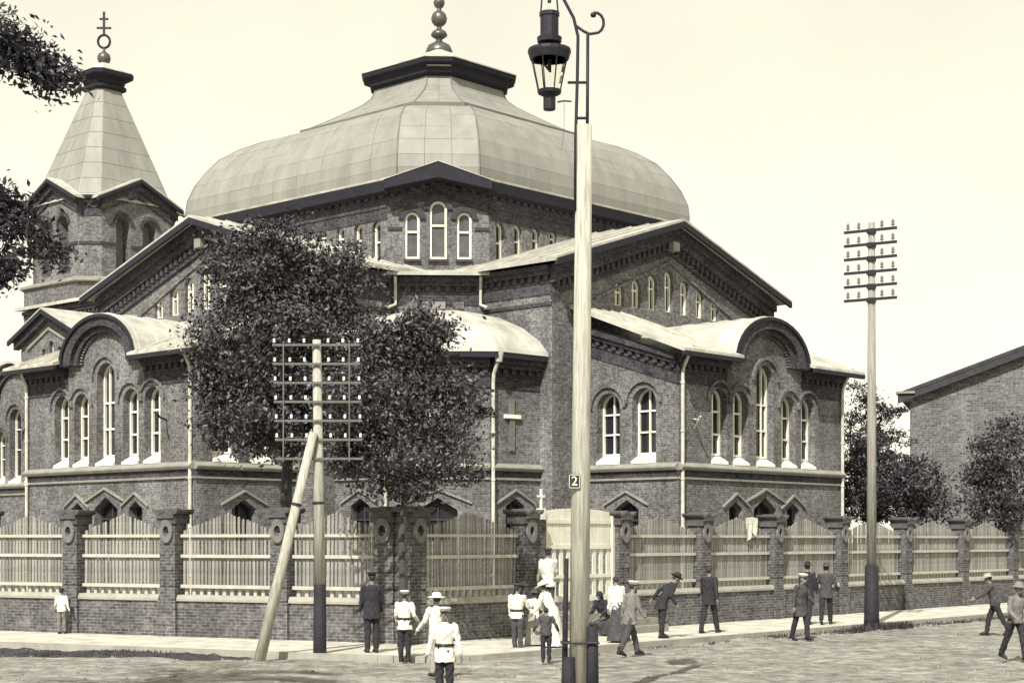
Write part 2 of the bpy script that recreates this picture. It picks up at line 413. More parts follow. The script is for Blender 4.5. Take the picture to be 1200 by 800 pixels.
def win(F, s, zb, zt, w, depth=.38, parent=church, bars=1, trans=(.4, .7), sill=True, hood=True, pointed=False, fw=.055, name='window', pane_mat='glass'):
    """window set back in an opening: white frame and glazing bars > pane, sill, hood mould"""
    mb = MB(); d0 = -depth - .06; d1 = -depth + .04; r = w / 2
    o = arch_loop(s, zb, zt, w, 10, pointed); i = arch_loop(s, zb + fw, zt - fw, w - 2 * fw, 10, pointed)
    n = len(o)
    vs = [F.p(a, d1, z) for a, z in o] + [F.p(a, d1, z) for a, z in i] + [F.p(a, d0, z) for a, z in i]
    fs = []
    for k in range(n):
        k2 = (k + 1) % n
        fs += [(k, k2, n + k2, n + k), (n + k, n + k2, 2 * n + k2, 2 * n + k)]
    mb.add(vs, fs)
    zs = zt - r
    for b in range(bars):
        a = s - r + w * (b + 1) / (bars + 1)
        top = zt - fw if bars == 1 else zs + math.sqrt(max(r * r - (a - s) ** 2, 0)) - fw
        F.box(mb, a - fw * .45, a + fw * .45, d0 + .02, d1 - .004, zb, top)
    for t in trans:
        z = zb + (zt - zb) * t; F.box(mb, s - r + .01, s + r - .01, d0 + .03, d1 - .008, z - fw * .45, z + fw * .45)
    wo = mb.build(name, 'trim_dark' if pointed else 'white_paint', parent)
    mb = MB(); mb.add([F.p(a, d0 + .01, z) for a, z in o], [tuple(range(n))]); mb.build('pane', pane_mat, wo)
    if sill:
        mb = MB()
        lo = [(-depth - .04, zb + .015), (.07, zb - .24), (.07, zb - .33), (-depth - .04, zb - .33)]
        e = -.004
        A = [F.p(s - r - e, d, z) for d, z in lo]; B = [F.p(s + r + e, d, z) for d, z in lo]
        mb.prism(A, Vector(B[0]) - Vector(A[0])); mb.build('sill', 'sill_white', wo)
    if hood:
        mb = MB(); ra = r + .20; rb = r + .30
        if pointed:
            q = [(-ra * 1.35, zt - .22), (0, zt + .26), (ra * 1.35, zt - .22), (ra * 1.35, zt - .15), (0, zt + .335), (-ra * 1.35, zt - .15)]
            F.prism(mb, [(s + a, z) for a, z in q], -.02, .09)
        else:
            A = []; Bq = []
            for k in range(13):
                t = math.pi * k / 12
                A.append((s + ra * math.cos(t), zs + ra * math.sin(t))); Bq.append((s + rb * math.cos(t), zs + rb * math.sin(t)))
            for k in range(12):
                F.prism(mb, [A[k], Bq[k], Bq[k + 1], A[k + 1]], -.02, .09)
        mb.build('hood_mould', 'stone_light' if pointed else 'brick', wo)
    return wo

def string_course(F, a0, a1, z, parent=church):
    mb = MB()
    lo = [(-.02, z + .1), (.16, z + .1), (.22, z + .19), (.22, z + .23), (.03, z + .37), (-.02, z + .37)]
    A = [F.p(a0, d, q) for d, q in lo]; B = [F.p(a1, d, q) for d, q in lo]
    mb.prism(A, Vector(B[0]) - Vector(A[0])); o = mb.build('string_course', 'stone_light', parent)
    mb = MB(); F.box(mb, a0, a1, -.02, .06, z - .14, z + .098); mb.build('frieze', 'brick_dark', o)  # dark band painting the shadow beneath the ledge
    mb = MB(); F.box(mb, a0, a1, -.02, .08, z - .22, z - .142); mb.build('fillet', 'stone_light', o)
    return o

def corbels(F, a0, a1, z, parent=church, h=.62, step=.36, slope=0.0, zmat='brick_dark'):
    """stepped brick cornice with dentils under an eave; slope = rise per metre"""
    mb = MB(); L = a1 - a0
    for (d, q0, q1) in ((.30, -.18, 0), (.20, -.34, -.18), (.07, -h, -h + .12)):
        lo = [F.p(a0, -.02, z + q0), F.p(a1, -.02, z + q0 + slope * L), F.p(a1, -.02, z + q1 + slope * L), F.p(a0, -.02, z + q1)]
        mb.prism(lo, Vector(F.p(0, d, 0)) - Vector(F.p(0, -.02, 0)))
    fz = h + .42
    mb.prism([F.p(a0, -.02, z - fz), F.p(a1, -.02, z - fz + slope * L), F.p(a1, -.02, z - .02 + slope * L), F.p(a0, -.02, z - .02)], Vector(F.p(0, .035, 0)) - Vector(F.p(0, -.02, 0)))  # added flat band below the eave, its shade painted as darker brick
    n = max(1, int(abs(L) / step))
    for i in range(n):
        a = a0 + L * (i + .5) / n; zz = z + slope * (a - a0)
        F.box(mb, a - step * .25, a + step * .25, -.02, .15, zz - .52, zz - .33)
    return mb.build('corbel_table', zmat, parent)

def downpipe(F, a, d, zt, zb, kick=0.0, parent=church):
    mb = MB()
    mb.tube([F.p(a, d + .42, zt + .12), F.p(a, d + .34, zt - .08), F.p(a, d + .13, zt - .5), F.p(a, d + .10, zt - .8), F.p(a, d + .10, zb + .25), F.p(a, d + .3, zb)], .065, 8)
    mb.lathe([(.07, 0), (.12, .02), (.17, .3), (.17, .36), (.12, .36)], 8, Vector(F.p(a, d + .42, zt - .1)))
    z = zb + 1.2
    while z < zt - 1:
        mb.lathe([(.068, 0), (.085, .01), (.085, .07), (.068, .08)], 8, Vector(F.p(a, d + .10, z))); z += 1.7
    return mb.build('downpipe', 'pipe_paint', parent)

Z_STR = 5.02; Z_EV = 9.33; Z_RAKE = 10.75
for k in range(4):
    vis = k < 2
    # ---------------- porch front wall with the round gable
    F = fr4(k, (0, -cF), (1, 0))
    ar, ah = 2.2, 1.6
    loop = [(-cB, 0), (cB, 0), (cB, 9.25), (ar, 9.25)] + [(ar * math.cos(t), 9.25 + ah * math.sin(t)) for t in [math.pi * i / 16 for i in range(1, 16)]] + [(-ar, 9.25), (-cB, 9.25)]
    spec = [(-2.95, 5.72, 8.15, .98), (-1.6, 5.72, 8.15, .98), (0, 5.72, 9.2, 1.16), (1.6, 5.72, 8.15, .98), (2.95, 5.72, 8.15, .98)] if vis else []
    bas = [(-1.9, 4.05, .85), (0, 4.25, 1.5), (1.9, 4.05, .85)] if vis else []
    holes = [arch_loop(s, zb - .34, zt, w) for s, zb, zt, w in spec] + [arch_loop(s, 2.6, zt, w, pointed=True) for s, zt, w in bas]
    mb = MB(); F.wall(mb, loop, holes, .42); mb.build('porch_wall', 'brick', church)
    if vis:
        for s, zb, zt, w in spec: win(F, s, zb, zt, w, .34, fw=.08, bars=2 if s == 0 else 1, trans=(.3, .58) if s == 0 else (.32, .66))
        for s, zt, w in bas: win(F, s, 2.6, zt, w, .35, sill=False, pointed=True, trans=(.5,), name='basement_window')
        string_course(F, -cB - .02, cB + .02, Z_STR)
        corbels(F, -cB - .1, -ar - .3, 9.22); corbels(F, ar + .3, cB + .1, 9.22)
        # archivolt: two stepped rings and radial dentils under the round gable
        mb = MB(); n = 22
        for r0, r1, d in ((1.84, 2.345, .36), (1.56, 1.83, .2)):
            for i in range(n):
                t0, t1 = math.pi * i / n, math.pi * (i + 1) / n; e = ah / ar
                F.prism(mb, [(r0 * math.cos(t0), 9.2 + r0 * e * math.sin(t0)), (r1 * math.cos(t0), 9.2 + r1 * e * math.sin(t0)), (r1 * math.cos(t1), 9.2 + r1 * e * math.sin(t1)), (r0 * math.cos(t1), 9.2 + r0 * e * math.sin(t1))], -.02, d)
        mb.build('archivolt', 'brick_dark', church)
        mb = MB(); e = ah / ar
        for i in range(30):
            t0, t1 = math.pi * (i + .25) / 30, math.pi * (i + .75) / 30
            F.prism(mb, [(q * math.cos(t), 9.2 + q * e * math.sin(t)) for q, t in ((1.42, t0), (1.555, t0), (1.555, t1), (1.42, t1))], -.02, .1)
        mb.build('arch_dentils', 'brick', church)
        for a in (-cB + .12, cB - .08): downpipe(F, a, 0, 9.2, .15)
    # ---------------- porch side walls (raking top)
    for sgn in (-1, 1):
        if sgn < 0: F2 = fr4(k, (-cB, -cL), (0, -1))
        else: F2 = fr4(k, (cB, -cF), (0, 1))
        za, zb_ = (10.62, 9.22) if sgn < 0 else (9.22, 10.62)
        sw = [(1.35, 5.72, 8.0, 1.08), (3.0, 5.72, 8.1, 1.08)] if (vis) else []
        hl = [arch_loop(s, a - .34, b, w) for s, a, b, w in sw] + ([arch_loop(2.2, 2.6, 4.1, 1.1, pointed=True)] if vis else [])
        mb = MB(); F2.wall(mb, [(0, 0), (cP, 0), (cP, zb_), (0, za)], hl, .45); mb.build('porch_side_wall', 'brick', church)
        if vis:
            for s, a, b, w in sw: win(F2, s, a, b, w, .38, fw=.07, bars=1, trans=(.34, .66))
            win(F2, 2.2, 2.6, 4.1, 1.1, .35, sill=False, pointed=True, trans=(.5,), name='basement_window')
            string_course(F2, 0, cP, Z_STR)
            corbels(F2, 0, cP, za - .04, slope=(zb_ - za) / cP)
    # ---------------- porch roof: a lean-to either side of a barrel roof
    for sgn in (-1, 1):
        mb = MB(); th = .14
        x0, x1 = sgn * 2.4, sgn * (cB + .6)
        y0, y1 = -cF - .72, -cL + .05
        pts = [(x0, y0, Z_EV), (x1, y0, Z_EV), (x1, y1, 11.32), (x0, y1, 11.32)]
        if sgn < 0: pts = [pts[1], pts[0], pts[3], pts[2]]
        P = [(*rot4(k, p[0], p[1]), p[2] - th) for p in pts] + [(*rot4(k, p[0], p[1]), p[2]) for p in pts]
        mb.hexa(P); ro = mb.build('porch_roof', 'roof_metal', church)
        if vis:
            for i in range(1, 6):
                x = x0 + (x1 - x0) * i / 6; mb = MB()
                A = [(x - .02, y0, Z_EV + .001), (x + .02, y0, Z_EV + .001), (x + .02, y0, Z_EV + .05), (x - .02, y0, Z_EV + .05)]
                B = [(a, y1, z + 11.32 - Z_EV) for a, _, z in A]
                mb.hexa([(*rot4(k, q[0], q[1]), q[2]) for q in (A[0], A[1], B[1], B[0], A[3], A[2], B[2], B[3])]); mb.build('standing_seam', 'roof_metal', ro)
        mb = MB(); x2, x3 = sorted((sgn * 2.36, x1))    # dark fascia under the eave
        FF = fr4(k, (0, y0), (1, 0)); FF.box(mb, x2, x3, -.12, .015, Z_EV - .26, Z_EV - .10)
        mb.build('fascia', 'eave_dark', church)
    mb = MB(); n = 18; ro_, ri_, e = 2.52, 2.36, .71
    ring = lambda y: [(*rot4(k, q * math.cos(t), y), 9.2 + q * (e if q > 2.4 else e - .012) * math.sin(t)) for q, t in [(ro_, math.pi * i / n) for i in range(n + 1)] + [(ri_, math.pi * (n - i) / n) for i in range(n + 1)]]
    mb.loft([ring(-cF - .42), ring(-cL + .1)])
    br = mb.build('barrel_roof', 'roof_metal', church, smooth=False)
    if vis:
        for j in range(5):
            y = -cF - .2 + j * .85; mb = MB(); q = ro_ + .012
            pts = [(*rot4(k, q * math.cos(math.pi * i / n), y), 9.2 + q * e * math.sin(math.pi * i / n)) for i in range(n + 1)]
            mb.tube(pts, .025, 4); mb.build('standing_seam', 'roof_metal', br)
        mb = MB()
        FF = fr4(k, (0, -cF - .42), (1, 0))
        for i in range(n):
            t0, t1 = math.pi * i / n, math.pi * (i + 1) / n
            FF.prism(mb, [(q * math.cos(t), 9.2 + q * (e - .004) * math.sin(t)) for q, t in ((2.33, t0), (2.5, t0), (2.5, t1), (2.33, t1))], -.05, .03)
        mb.build('arch_fascia', 'eave_dark', church)
    # ---------------- arm: gable wall, side walls, roof
    F = fr4(k, (0, -cL), (1, 0)); EZ, AZ = 12.65, 15.0
    tw = [(i * 1.03, 11.62 - .02 * abs(i), 13.22 - .27 * abs(i) + .02, .6) for i in range(-3, 4)] if vis else []
    mb = MB(); F.wall(mb, [(-cW, 0), (cW, 0), (cW, EZ), (0, AZ), (-cW, EZ)], [arch_loop(*t) for t in tw], .3); mb.build('gable_wall', 'brick', church)
    for t in tw: win(F, *t, .2, bars=1, trans=(.62,), sill=False, hood=False, fw=.07)
    if vis:
        sl = (AZ - EZ) / cW
        mb = MB()                                   # broad raking cornice, three steps
        for (q0, q1, d) in ((-.30, .06, .38), (-.62, -.30, .24), (-1.12, -.98, .10)):
            for sgn in (-1, 1):
                lo = [(sgn * (cW + .1), EZ + q0 - sl * .1), (0, AZ + q0), (0, AZ + q1), (sgn * (cW + .1), EZ + q1 - sl * .1)]
                F.prism(mb, lo, -.02, d)
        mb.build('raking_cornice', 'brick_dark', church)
        mb = MB()
        for sgn in (-1, 1):
            for i in range(22):
                a = cW * (i + .5) / 22; z = AZ - sl * a - .62
                F.box(mb, sgn * a - .09, sgn * a + .09, -.02, .17, z - .26, z)
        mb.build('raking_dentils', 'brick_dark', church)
        mb = MB()                                   # pale dripstone following the windows
        for sgn in (-1, 1):
            lo = [(sgn * 4.6, 11.62), (0, 13.55), (0, 13.65), (sgn * 4.6, 11.72)]
            F.prism(mb, lo, -.02, .07)
        mb.build('dripstone', 'brick', church)
        mb = MB(); F.box(mb, -.2, .2, -.02, .4, 14.0, 14.35); mb.build('keystone', 'stone_light', church)
    for sgn in (-1, 1):
        F2 = fr4(k, (-cW, -cK), (0, -1)) if sgn < 0 else fr4(k, (cW, -cL), (0, 1))
        ln = cL - cK
        mb = MB(); F2.wall(mb, [(0, 0), (ln, 0), (ln, EZ), (0, EZ)]); mb.build('arm_side_wall', 'brick', church)
        if vis:
            corbels(F2, 0, ln, EZ - .02)
            mb = MB(); F2.box(mb, 0, ln, -.02, .06, 11.2, 11.32); mb.build('string_course', 'brick_dark', church)
    for sgn in (-1, 1):
        mb = MB(); th = .16; ox = cW + .62
        ez = 15.22 - (ox) * (15.22 - 12.82) / ox
        pts = [(0, -cL - .78, 15.22), (sgn * ox, -cL - .78, ez), (sgn * ox, -4.5, ez), (0, -4.5, 15.22)]
        if sgn > 0: pts = pts[::-1]
        mb.hexa([(*rot4(k, a, b), z - th) for a, b, z in pts][::-1] + [(*rot4(k, a, b), z) for a, b, z in pts][::-1]); ro = mb.build('arm_roof', 'roof_metal', church)
        if vis:
            mb = MB(); FF = fr4(k, (0, -cL - .78), (1, 0))
            lo = [(sgn * ox, ez - .32), (0, 15.22 - .34), (0, 15.22 - .1), (sgn * ox, ez - .08)]
            FF.prism(mb, lo, -.1, .02); mb.build('bargeboard', 'eave_dark', church)
            for j in range(1, 9):
                y = -cL - .78 + j * .9; mb = MB()
                A = [(0, y - .02, 15.225), (0, y + .02, 15.225), (0, y + .02, 15.27), (0, y - .02, 15.27)]
                B = [(sgn * ox, b, z - 15.22 + ez) for _, b, z in A]
                mb.hexa([(*rot4(k, q[0], q[1]), q[2]) for q in (A[0], A[1], B[1], B[0], A[3], A[2], B[2], B[3])]); mb.build('standing_seam', 'roof_metal', ro)
    # ---------------- inner corner (chamfer) wall between this arm and the next, and its roof
    F = fr4(k, (-cK, -cW), (1, -1)); ln = (cK - cW) * RT2
    mb = MB(); F.wall(mb, [(0, 0), (ln, 0), (ln, EZ), (0, EZ)]); mb.build('corner_wall', 'brick', church)
    mb = MB(); o = .62; t = o * math.tan(R(22.5)) * -1
    a = [F.p(-.9, o, 12.66), F.p(ln + .9, o, 12.66), F.p(ln + 1.6, -2.6, 13.3), F.p(-1.6, -2.6, 13.3)]
    mb.hexa([(p[0], p[1], p[2] - .12) for p in a] + a); mb.build('corner_roof', 'roof_metal', church)
    if k == 0:
        corbels(F, 0, ln, EZ - .12)
        for s in (.12, ln - .12):
            mb = MB(); mb.tube([F.p(s, .5, 12.5), F.p(s, .14, 12.1), F.p(s, .12, 11.9), F.p(s, .12, 11.5), F.p(s - .25 * (1 if s < 1 else -1), .4, 11.36)], .06, 8)
            mb.build('downpipe', 'pipe_paint', church)
        for i, (s, w) in enumerate(((.75, .4), (1.25, .22), (1.75, .5), (2.5, .4))):
            mb = MB(); F.box(mb, s - w / 2, s + w / 2, -.02, .06, 11.35, 11.62); mb.build('wall_block', 'stone_light' if i in (1, 2) else 'brick', church)

# ---------------- low polygonal bay filling the inner corner towards the street
bay = [(-12.25, -cW), (-11.95, -9.3), (-9.3, -11.95), (-cW, -12.25)]
for i in range(3):
    a, b = Vector(bay[i]), Vector(bay[i + 1]); F = Fr(a, b - a); ln = (b - a).length
    hs = [arch_loop(ln / 2, 2.6, 4.15, 1.4 if i == 1 else .9, pointed=True)]
    mb = MB(); F.wall(mb, [(0, 0), (ln, 0), (ln, 9.15), (0, 9.15)], hs, .4); mb.build('bay_wall', 'brick', church)
    win(F, ln / 2, 2.6, 4.15, 1.4 if i == 1 else .9, .3, sill=False, pointed=True, trans=(.5,), name='basement_window')
    string_course(F, .01, ln - .01, Z_STR); corbels(F, 0, ln, 9.12)
    mb = MB(); s = ln * .42                                    # relief cross in the brickwork
    F.box(mb, s - .11, s + .11, -.02, .07, 5.85, 7.75); mb.build('relief_cross', 'relief', church)
    mb = MB(); F.box(mb, s - .36, s + .36, -.02, .12, 7.02, 7.16); mb.build('relief_cross_arm', 'sill_white', church)
    if i: downpipe(F, .02, .05, 9.05, .15)
mb = MB(); rings = []
ctr = Vector((-(cW + cK) / 2 + .25, -(cW + cK) / 2 + .25))
prof = [(1.0, 0.0), (.985, .16), (.9, .62), (.76, 1.12), (.56, 1.55), (.32, 1.85), (.1, 1.98)]
ev = [Vector(p) + (Vector(p) - ctr).normalized() * .62 for p in bay]
ev[0] = Vector((-12.7, -cW + .1)); ev[3] = Vector((-cW + .1, -12.7))
for f, h in prof:
    pts = []
    for i in range(3):
        for j in range(6):
            p = ev[i].lerp(ev[i + 1], j / 6); pts.append(p)
    pts.append(ev[3])
    q = [ctr + (p - ctr) * f for p in pts]
    rings.append([(p.x, p.y, 9.32 + h) for p in q] + [(ctr.x + .4, ctr.y + .4, 9.32 + h)])
mb.loft(rings); mb.build('bay_roof', 'roof_metal', church)
mb = MB()
for i in range(3):
    a, b = ev[i], ev[i + 1]; F = Fr(a, b - a); F.box(mb, 0, (b - a).length, -.3, -.02, 9.12, 9.31)
mb.build('bay_fascia', 'eave_dark', church)

# ---------------- drum
dR, dH = 10.35, 1.95
dC, dD = (dR - dH) / RT2, (dR + dH) / RT2
def octo(Rc, half, z):
    c, d = (Rc - half) / RT2, (Rc + half) / RT2
    return [(-c, -d, z), (c, -d, z), (d, -c, z), (d, c, z), (c, d, z), (-c, d, z), (-d, c, z), (-d, -c, z)]
for k in range(4):
    vis = k < 2
    F = fr4(k, (0, -dD), (1, 0)); W_ = []
    if vis:
        for i, x in enumerate((5.3, 4.25, 3.2, 2.15)):
            for s in (-x, x): W_.append((s, 13.35 + .34 * i + .05, 14.95 + .04 * i, .46))
    mb = MB(); F.wall(mb, [(-dC, 11.5), (dC, 11.5), (dC, 16.3), (-dC, 16.3)], [arch_loop(*w) for w in W_], .3); mb.build('drum_wall', 'brick', church)
    for w in W_: win(F, *w, .2, bars=0, trans=(.5,), sill=False, hood=False, fw=.07)
    if vis: corbels(F, -dC, dC, 16.3, h=.9, step=.42)
    # chamfer with three windows and a low gable
    F = fr4(k, (-dD, -dC), (1, -1)); ln = 2 * dH; m = ln / 2
    ws = [(m - 1.0, 13.45, 15.25, .56), (m, 13.45, 15.68, .66), (m + 1.0, 13.45, 15.25, .56)] if k != 2 else []
    mb = MB(); F.wall(mb, [(0, 11.5), (ln, 11.5), (ln, 16.2), (m, 16.85), (0, 16.2)], [arch_loop(*w) for w in ws], .22); mb.build('drum_wall', 'brick', church)
    for w in ws:
        wo = win(F, *w, .1, bars=0, trans=(.58,), sill=False, hood=False, fw=.085, pane_mat='pane_grey')
        mb = MB(); r0, r1 = w[3] / 2 + .02, w[3] / 2 + .24; zc = w[2] - w[3] / 2
        for i in range(12):
            t0, t1 = math.pi * i / 12, math.pi * (i + 1) / 12
            F.prism(mb, [(w[0] + q * math.cos(t), zc + q * math.sin(t)) for q, t in ((r0, t0), (r1, t0), (r1, t1), (r0, t1))], -.02, .1)
        mb.build('arch_ring', 'trim_dark', wo)
        mb = MB(); F.box(mb, w[0] - w[3] / 2 - .05, w[0] + w[3] / 2 + .05, -.02, .12, w[1] - .12, w[1] - .02); mb.build('sill', 'trim_dark', wo)
    if k != 2:
        for a, b in ((0, m - 1.4), (m + 1.4, ln)):
            mb = MB(); F.box(mb, a, b, -.02, .06, 14.55, 14.66); mb.build('string_course', 'trim_dark', church)
        for s0, s1, z0, z1 in ((0, m, 16.2, 16.85), (m, ln, 16.85, 16.2)):
            corbels(F, s0, s1, z0 + .04, h=.6, slope=(z1 - z0) / m)
        mb = MB(); e = .85                          # dark gabled eave over the chamfer
        F.prism(mb, [(-.1, 16.30), (m, 17.02), (ln + .1, 16.30), (ln + .1, 15.98), (m, 16.42), (-.1, 15.98)], -.6, e)
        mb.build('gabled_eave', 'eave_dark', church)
        mb = MB(); F.prism(mb, [(-.12, 16.305), (m, 17.025), (ln + .12, 16.305), (ln + .12, 16.33), (m, 17.055), (-.12, 16.33)], -1.0, e + .03)
        mb.build('gable_roof', 'roof_metal', church)
# eave board: dark soffit ring and pale drip edge
def eave_run(name, m, rings):
    for i in (0, 2, 3, 4, 6):
        mb = MB(); q = [[r[i], r[(i + 1) % 8]] for r in rings]; n = len(q)
        vs = [p for a in q for p in a]
        fs = [(2 * a, 2 * a + 1, 2 * ((a + 1) % n) + 1, 2 * ((a + 1) % n)) for a in range(n)] + [tuple(2 * a for a in range(n)), tuple(2 * a + 1 for a in range(n))[::-1]]
        mb.add(vs, fs); mb.build(name, m, church)
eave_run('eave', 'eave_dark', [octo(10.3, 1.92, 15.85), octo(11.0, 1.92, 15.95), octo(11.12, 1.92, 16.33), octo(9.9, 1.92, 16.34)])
eave_run('drip_edge', 'roof_metal', [octo(10.9, 1.87, 16.335), octo(11.18, 1.87, 16.335), octo(11.2, 1.87, 16.42), octo(10.8, 1.85, 16.47)])

# ---------------- dome: under-surface and individual metal sheets on the faces turned to the street
DP = [(10.95, 16.42), (11.0, 16.85), (10.93, 17.35), (10.62, 18.0), (10.15, 18.6), (9.55, 19.2), (8.7, 19.66), (7.8, 20.0), (6.85, 20.25), (5.85, 20.46)]
UP = [(5.75, 20.68), (5.0, 21.02), (4.2, 21.42), (3.4, 21.84), (3.0, 22.15), (2.78, 22.6)]
hf = lambda r: r * (.143 + .038 * min(1, max(0, (11 - r) / 6)))
mb = MB(); mb.loft([octo(r - .03, hf(r), z - .02) for r, z in DP], cap=False); mb.build('dome_shell', 'dome_base', church)
mb = MB(); mb.loft([octo(r - .03, hf(r), z - .02) for r, z in UP], cap=False); mb.build('upper_dome_shell', 'dome_base', church)
mb = MB(); mb.loft([octo(5.8, hf(5.8), 20.4), octo(6.1, hf(6.1), 20.46), octo(6.12, hf(6.12), 20.62), octo(5.6, hf(5.6), 20.7)], cap=False); mb.build('dome_ledge', 'dome_base', church)
def sheets(P, face, ncol):
    Nn = []
    for i in range(len(P) - 1):
        A, B = octo(P[i][0], hf(P[i][0]), P[i][1]), octo(P[i + 1][0], hf(P[i + 1][0]), P[i + 1][1])
        a0, a1, b0, b1 = Vector(A[face]), Vector(A[(face + 1) % 8]), Vector(B[face]), Vector(B[(face + 1) % 8])
        nr = (a1 - a0).cross(b0 - a0).normalized()
        for j in range(ncol):
            e = .028 / (1 if i < 6 else .8); t0, t1 = j / ncol, (j + 1) / ncol
            q = [a0.lerp(a1, t0), a0.lerp(a1, t1), b0.lerp(b1, t1), b0.lerp(b1, t0)]
            c = sum(q, Vector()) / 4
            q = [p + (c - p).normalized() * .007 for p in q]
            lift = .010 + random.random() * .008
            tl = [lift + random.uniform(-.003, .003) for _ in range(4)]
            mb = MB(); mb.hexa([tuple(p - nr * .03) for p in q] + [tuple(p + nr * l) for p, l in zip(q, tl)])
            mb.build('roof_sheet', 'dome_sheet', church)
for face, n in ((7, 3), (0, 9), (6, 9)):
    sheets(DP, face, n); sheets(UP, face, max(2, n // 2))
for face in (1, 5):
    sheets(DP, face, 2)
# ribs along the hips
def rib(i, P):
    mb = MB(); pts = [octo(r + .01, hf(r), z)[i] for r, z in P]
    mb.tube(pts, .04, 5); mb.build('hip_rib', 'dome_base', church)
for i in (7, 0, 6, 1): rib(i, DP); rib(i, UP)
# ---------------- lantern cornice, cap and finial
mb = MB(); mb.loft([octo(2.72, hf(2.72), 22.5), octo(2.8, hf(2.8), 22.62), octo(3.05, hf(3.05), 22.72), octo(3.1, hf(3.1), 22.98), octo(3.36, hf(3.36), 23.08), octo(3.42, hf(3.42), 23.26), octo(3.1, hf(3.1), 23.28)]); mb.build('lantern_cornice', 'eave_dark', church)
mb = MB(); mb.loft([octo(3.44, hf(3.44), 23.265), octo(3.44, hf(3.44), 23.32), octo(1.6, hf(1.6), 23.95), octo(.55, hf(.55), 24.42)]); mb.build('lantern_roof', 'roof_metal', church)
mb = MB(); F = Fr((-3.1 / RT2 - .3, -3.1 / RT2 + .3), (1, -1)); F.box(mb, -.1, .95, -.1, .12, 22.93, 22.98); mb.build('cornice_strip', 'stone_light', church)
mb = MB(); mb.lathe([(.62, 24.3), (.6, 24.5), (.5, 24.72), (.3, 24.84), (.17, 24.9), (.13, 25.0), (.2, 25.05), (.36, 25.16), (.37, 25.24), (.3, 25.36), (.12, 25.46), (.1, 25.6), (.22, 25.64), (.33, 25.78), (.36, 25.94), (.31, 26.12), (.2, 26.24), (.1, 26.3), (.1, 26.4), (.2, 26.48), (.26, 26.64), (.22, 26.8), (.1, 26.9), (.06, 27.0), (.06, 27.3)], 16)
fin = mb.build('finial', 'gilt', church, smooth=True)
mb = MB(); F = Fr((0, 0), (1, -1)); F.box(mb, -.05, .05, -.05, .05, 27.3, 29.0); F.box(mb, -.5, .5, -.04, .04, 28.3, 28.4); F.box(mb, -.25, .25, -.04, .04, 28.65, 28.74); mb.build('cross', 'gilt', church)

# ---------------- narthex, side porch and bell tower
mb = MB(); NX, NY = 5.4, 25.4
for o, t, l in (((-NX, NY), (0, -1), NY - 10), ((NX, 10), (0, 1), NY - 10), ((NX, NY), (-1, 0), 2 * NX)):
    F = Fr(o, t); F.wall(mb, [(0, 0), (l, 0), (l, 14.7), (0, 14.7)])
mb.build('narthex_wall', 'brick', church)
corbels(Fr((-NX, NY), (0, -1)), 0, NY - 10, 14.6)
mb = MB(); mb.hexa([(-NX - .5, 8, 14.66), (0, 8, 15.3), (0, NY + .5, 15.3), (-NX - .5, NY + .5, 14.66), (-NX - .5, 8, 14.82), (0, 8, 15.9), (0, NY + .5, 15.9), (-NX - .5, NY + .5, 14.82)])
mb.hexa([(0, 8, 15.3), (NX + .5, 8, 14.66), (NX + .5, NY + .5, 14.66), (0, NY + .5, 15.3), (0, 8, 15.9), (NX + .5, 8, 14.82), (NX + .5, NY + .5, 14.82), (0, NY + .5, 15.9)])
mb.build('narthex_roof', 'roof_metal', church)
# side porch facing the left street: gable above, lower front block with a round gable
PY = 16.7
F = Fr((-9.4, PY), (0, -1))
hs = [arch_loop(-.55, 11.25, 11.75, .34), arch_loop(.15, 11.25, 12.05, .4), arch_loop(.85, 11.25, 11.75, .34)]
mb = MB(); F.wall(mb, [(-2.55, 0), (2.55, 0), (2.55, 12.35), (0, 13.45), (-2.55, 12.35)], hs, .3)
for sg in (-1, 1):
    F2 = Fr((-9.4 if sg > 0 else -NX, PY - 2.55) if sg > 0 else (-NX, PY + 2.55), (1, 0) if sg > 0 else (-1, 0)); F2.wall(mb, [(0, 0), (4, 0), (4, 12.35), (0, 12.35)])
mb.build('side_porch_wall', 'brick', church)
for h, zt, w in ((-.55, 11.75, .34), (.15, 12.05, .4), (.85, 11.75, .34)): win(F, h, 11.25, zt, w, .22, bars=0, trans=(), sill=False, hood=False, fw=.03)
mb = MB()
for sgn in (-1, 1):
    F.prism(mb, [(sgn * 2.75, 11.82), (0, 13.05), (0, 13.5), (sgn * 2.75, 12.3)], -.02, .3)
mb.build('raking_cornice', 'brick_dark', church)
mb = MB()
for sgn in (-1, 1): F.prism(mb, [(sgn * 1.9, 11.75), (0, 12.6), (0, 12.72), (sgn * 1.9, 11.87)], -.02, .1)
mb.build('dripstone', 'stone_light', church)
for sgn in (-1, 1):
    mb = MB(); pts = [F.p(0, .5, 13.62), F.p(sgn * 3.0, .5, 12.3), F.p(sgn * 3.0, -4.1, 12.3), F.p(0, -4.1, 13.62)]
    if sgn > 0: pts = pts[::-1]
    mb.hexa([(a, b, z - .13) for a, b, z in pts][::-1] + pts[::-1]); mb.build('side_porch_roof', 'roof_metal', church)
    mb = MB(); F.prism(mb, [(sgn * 3.0, 12.02), (0, 13.32), (0, 13.54), (sgn * 3.0, 12.22)], .4, .515); mb.build('bargeboard', 'eave_dark', church)
F = Fr((-11.2, PY), (0, -1)); ar, ah = 1.75, 1.4
loop = [(-3.3, 0), (3.3, 0), (3.3, 9.3), (ar, 9.3)] + [(ar * math.cos(t), 9.3 + ah * math.sin(t)) for t in [math.pi * i / 12 for i in range(1, 12)]] + [(-ar, 9.3), (-3.3, 9.3)]
ws = [(-.05, 5.6, 8.75, 1.0), (-1.4, 5.6, 7.75, .9), (1.3, 5.6, 7.75, .9)]
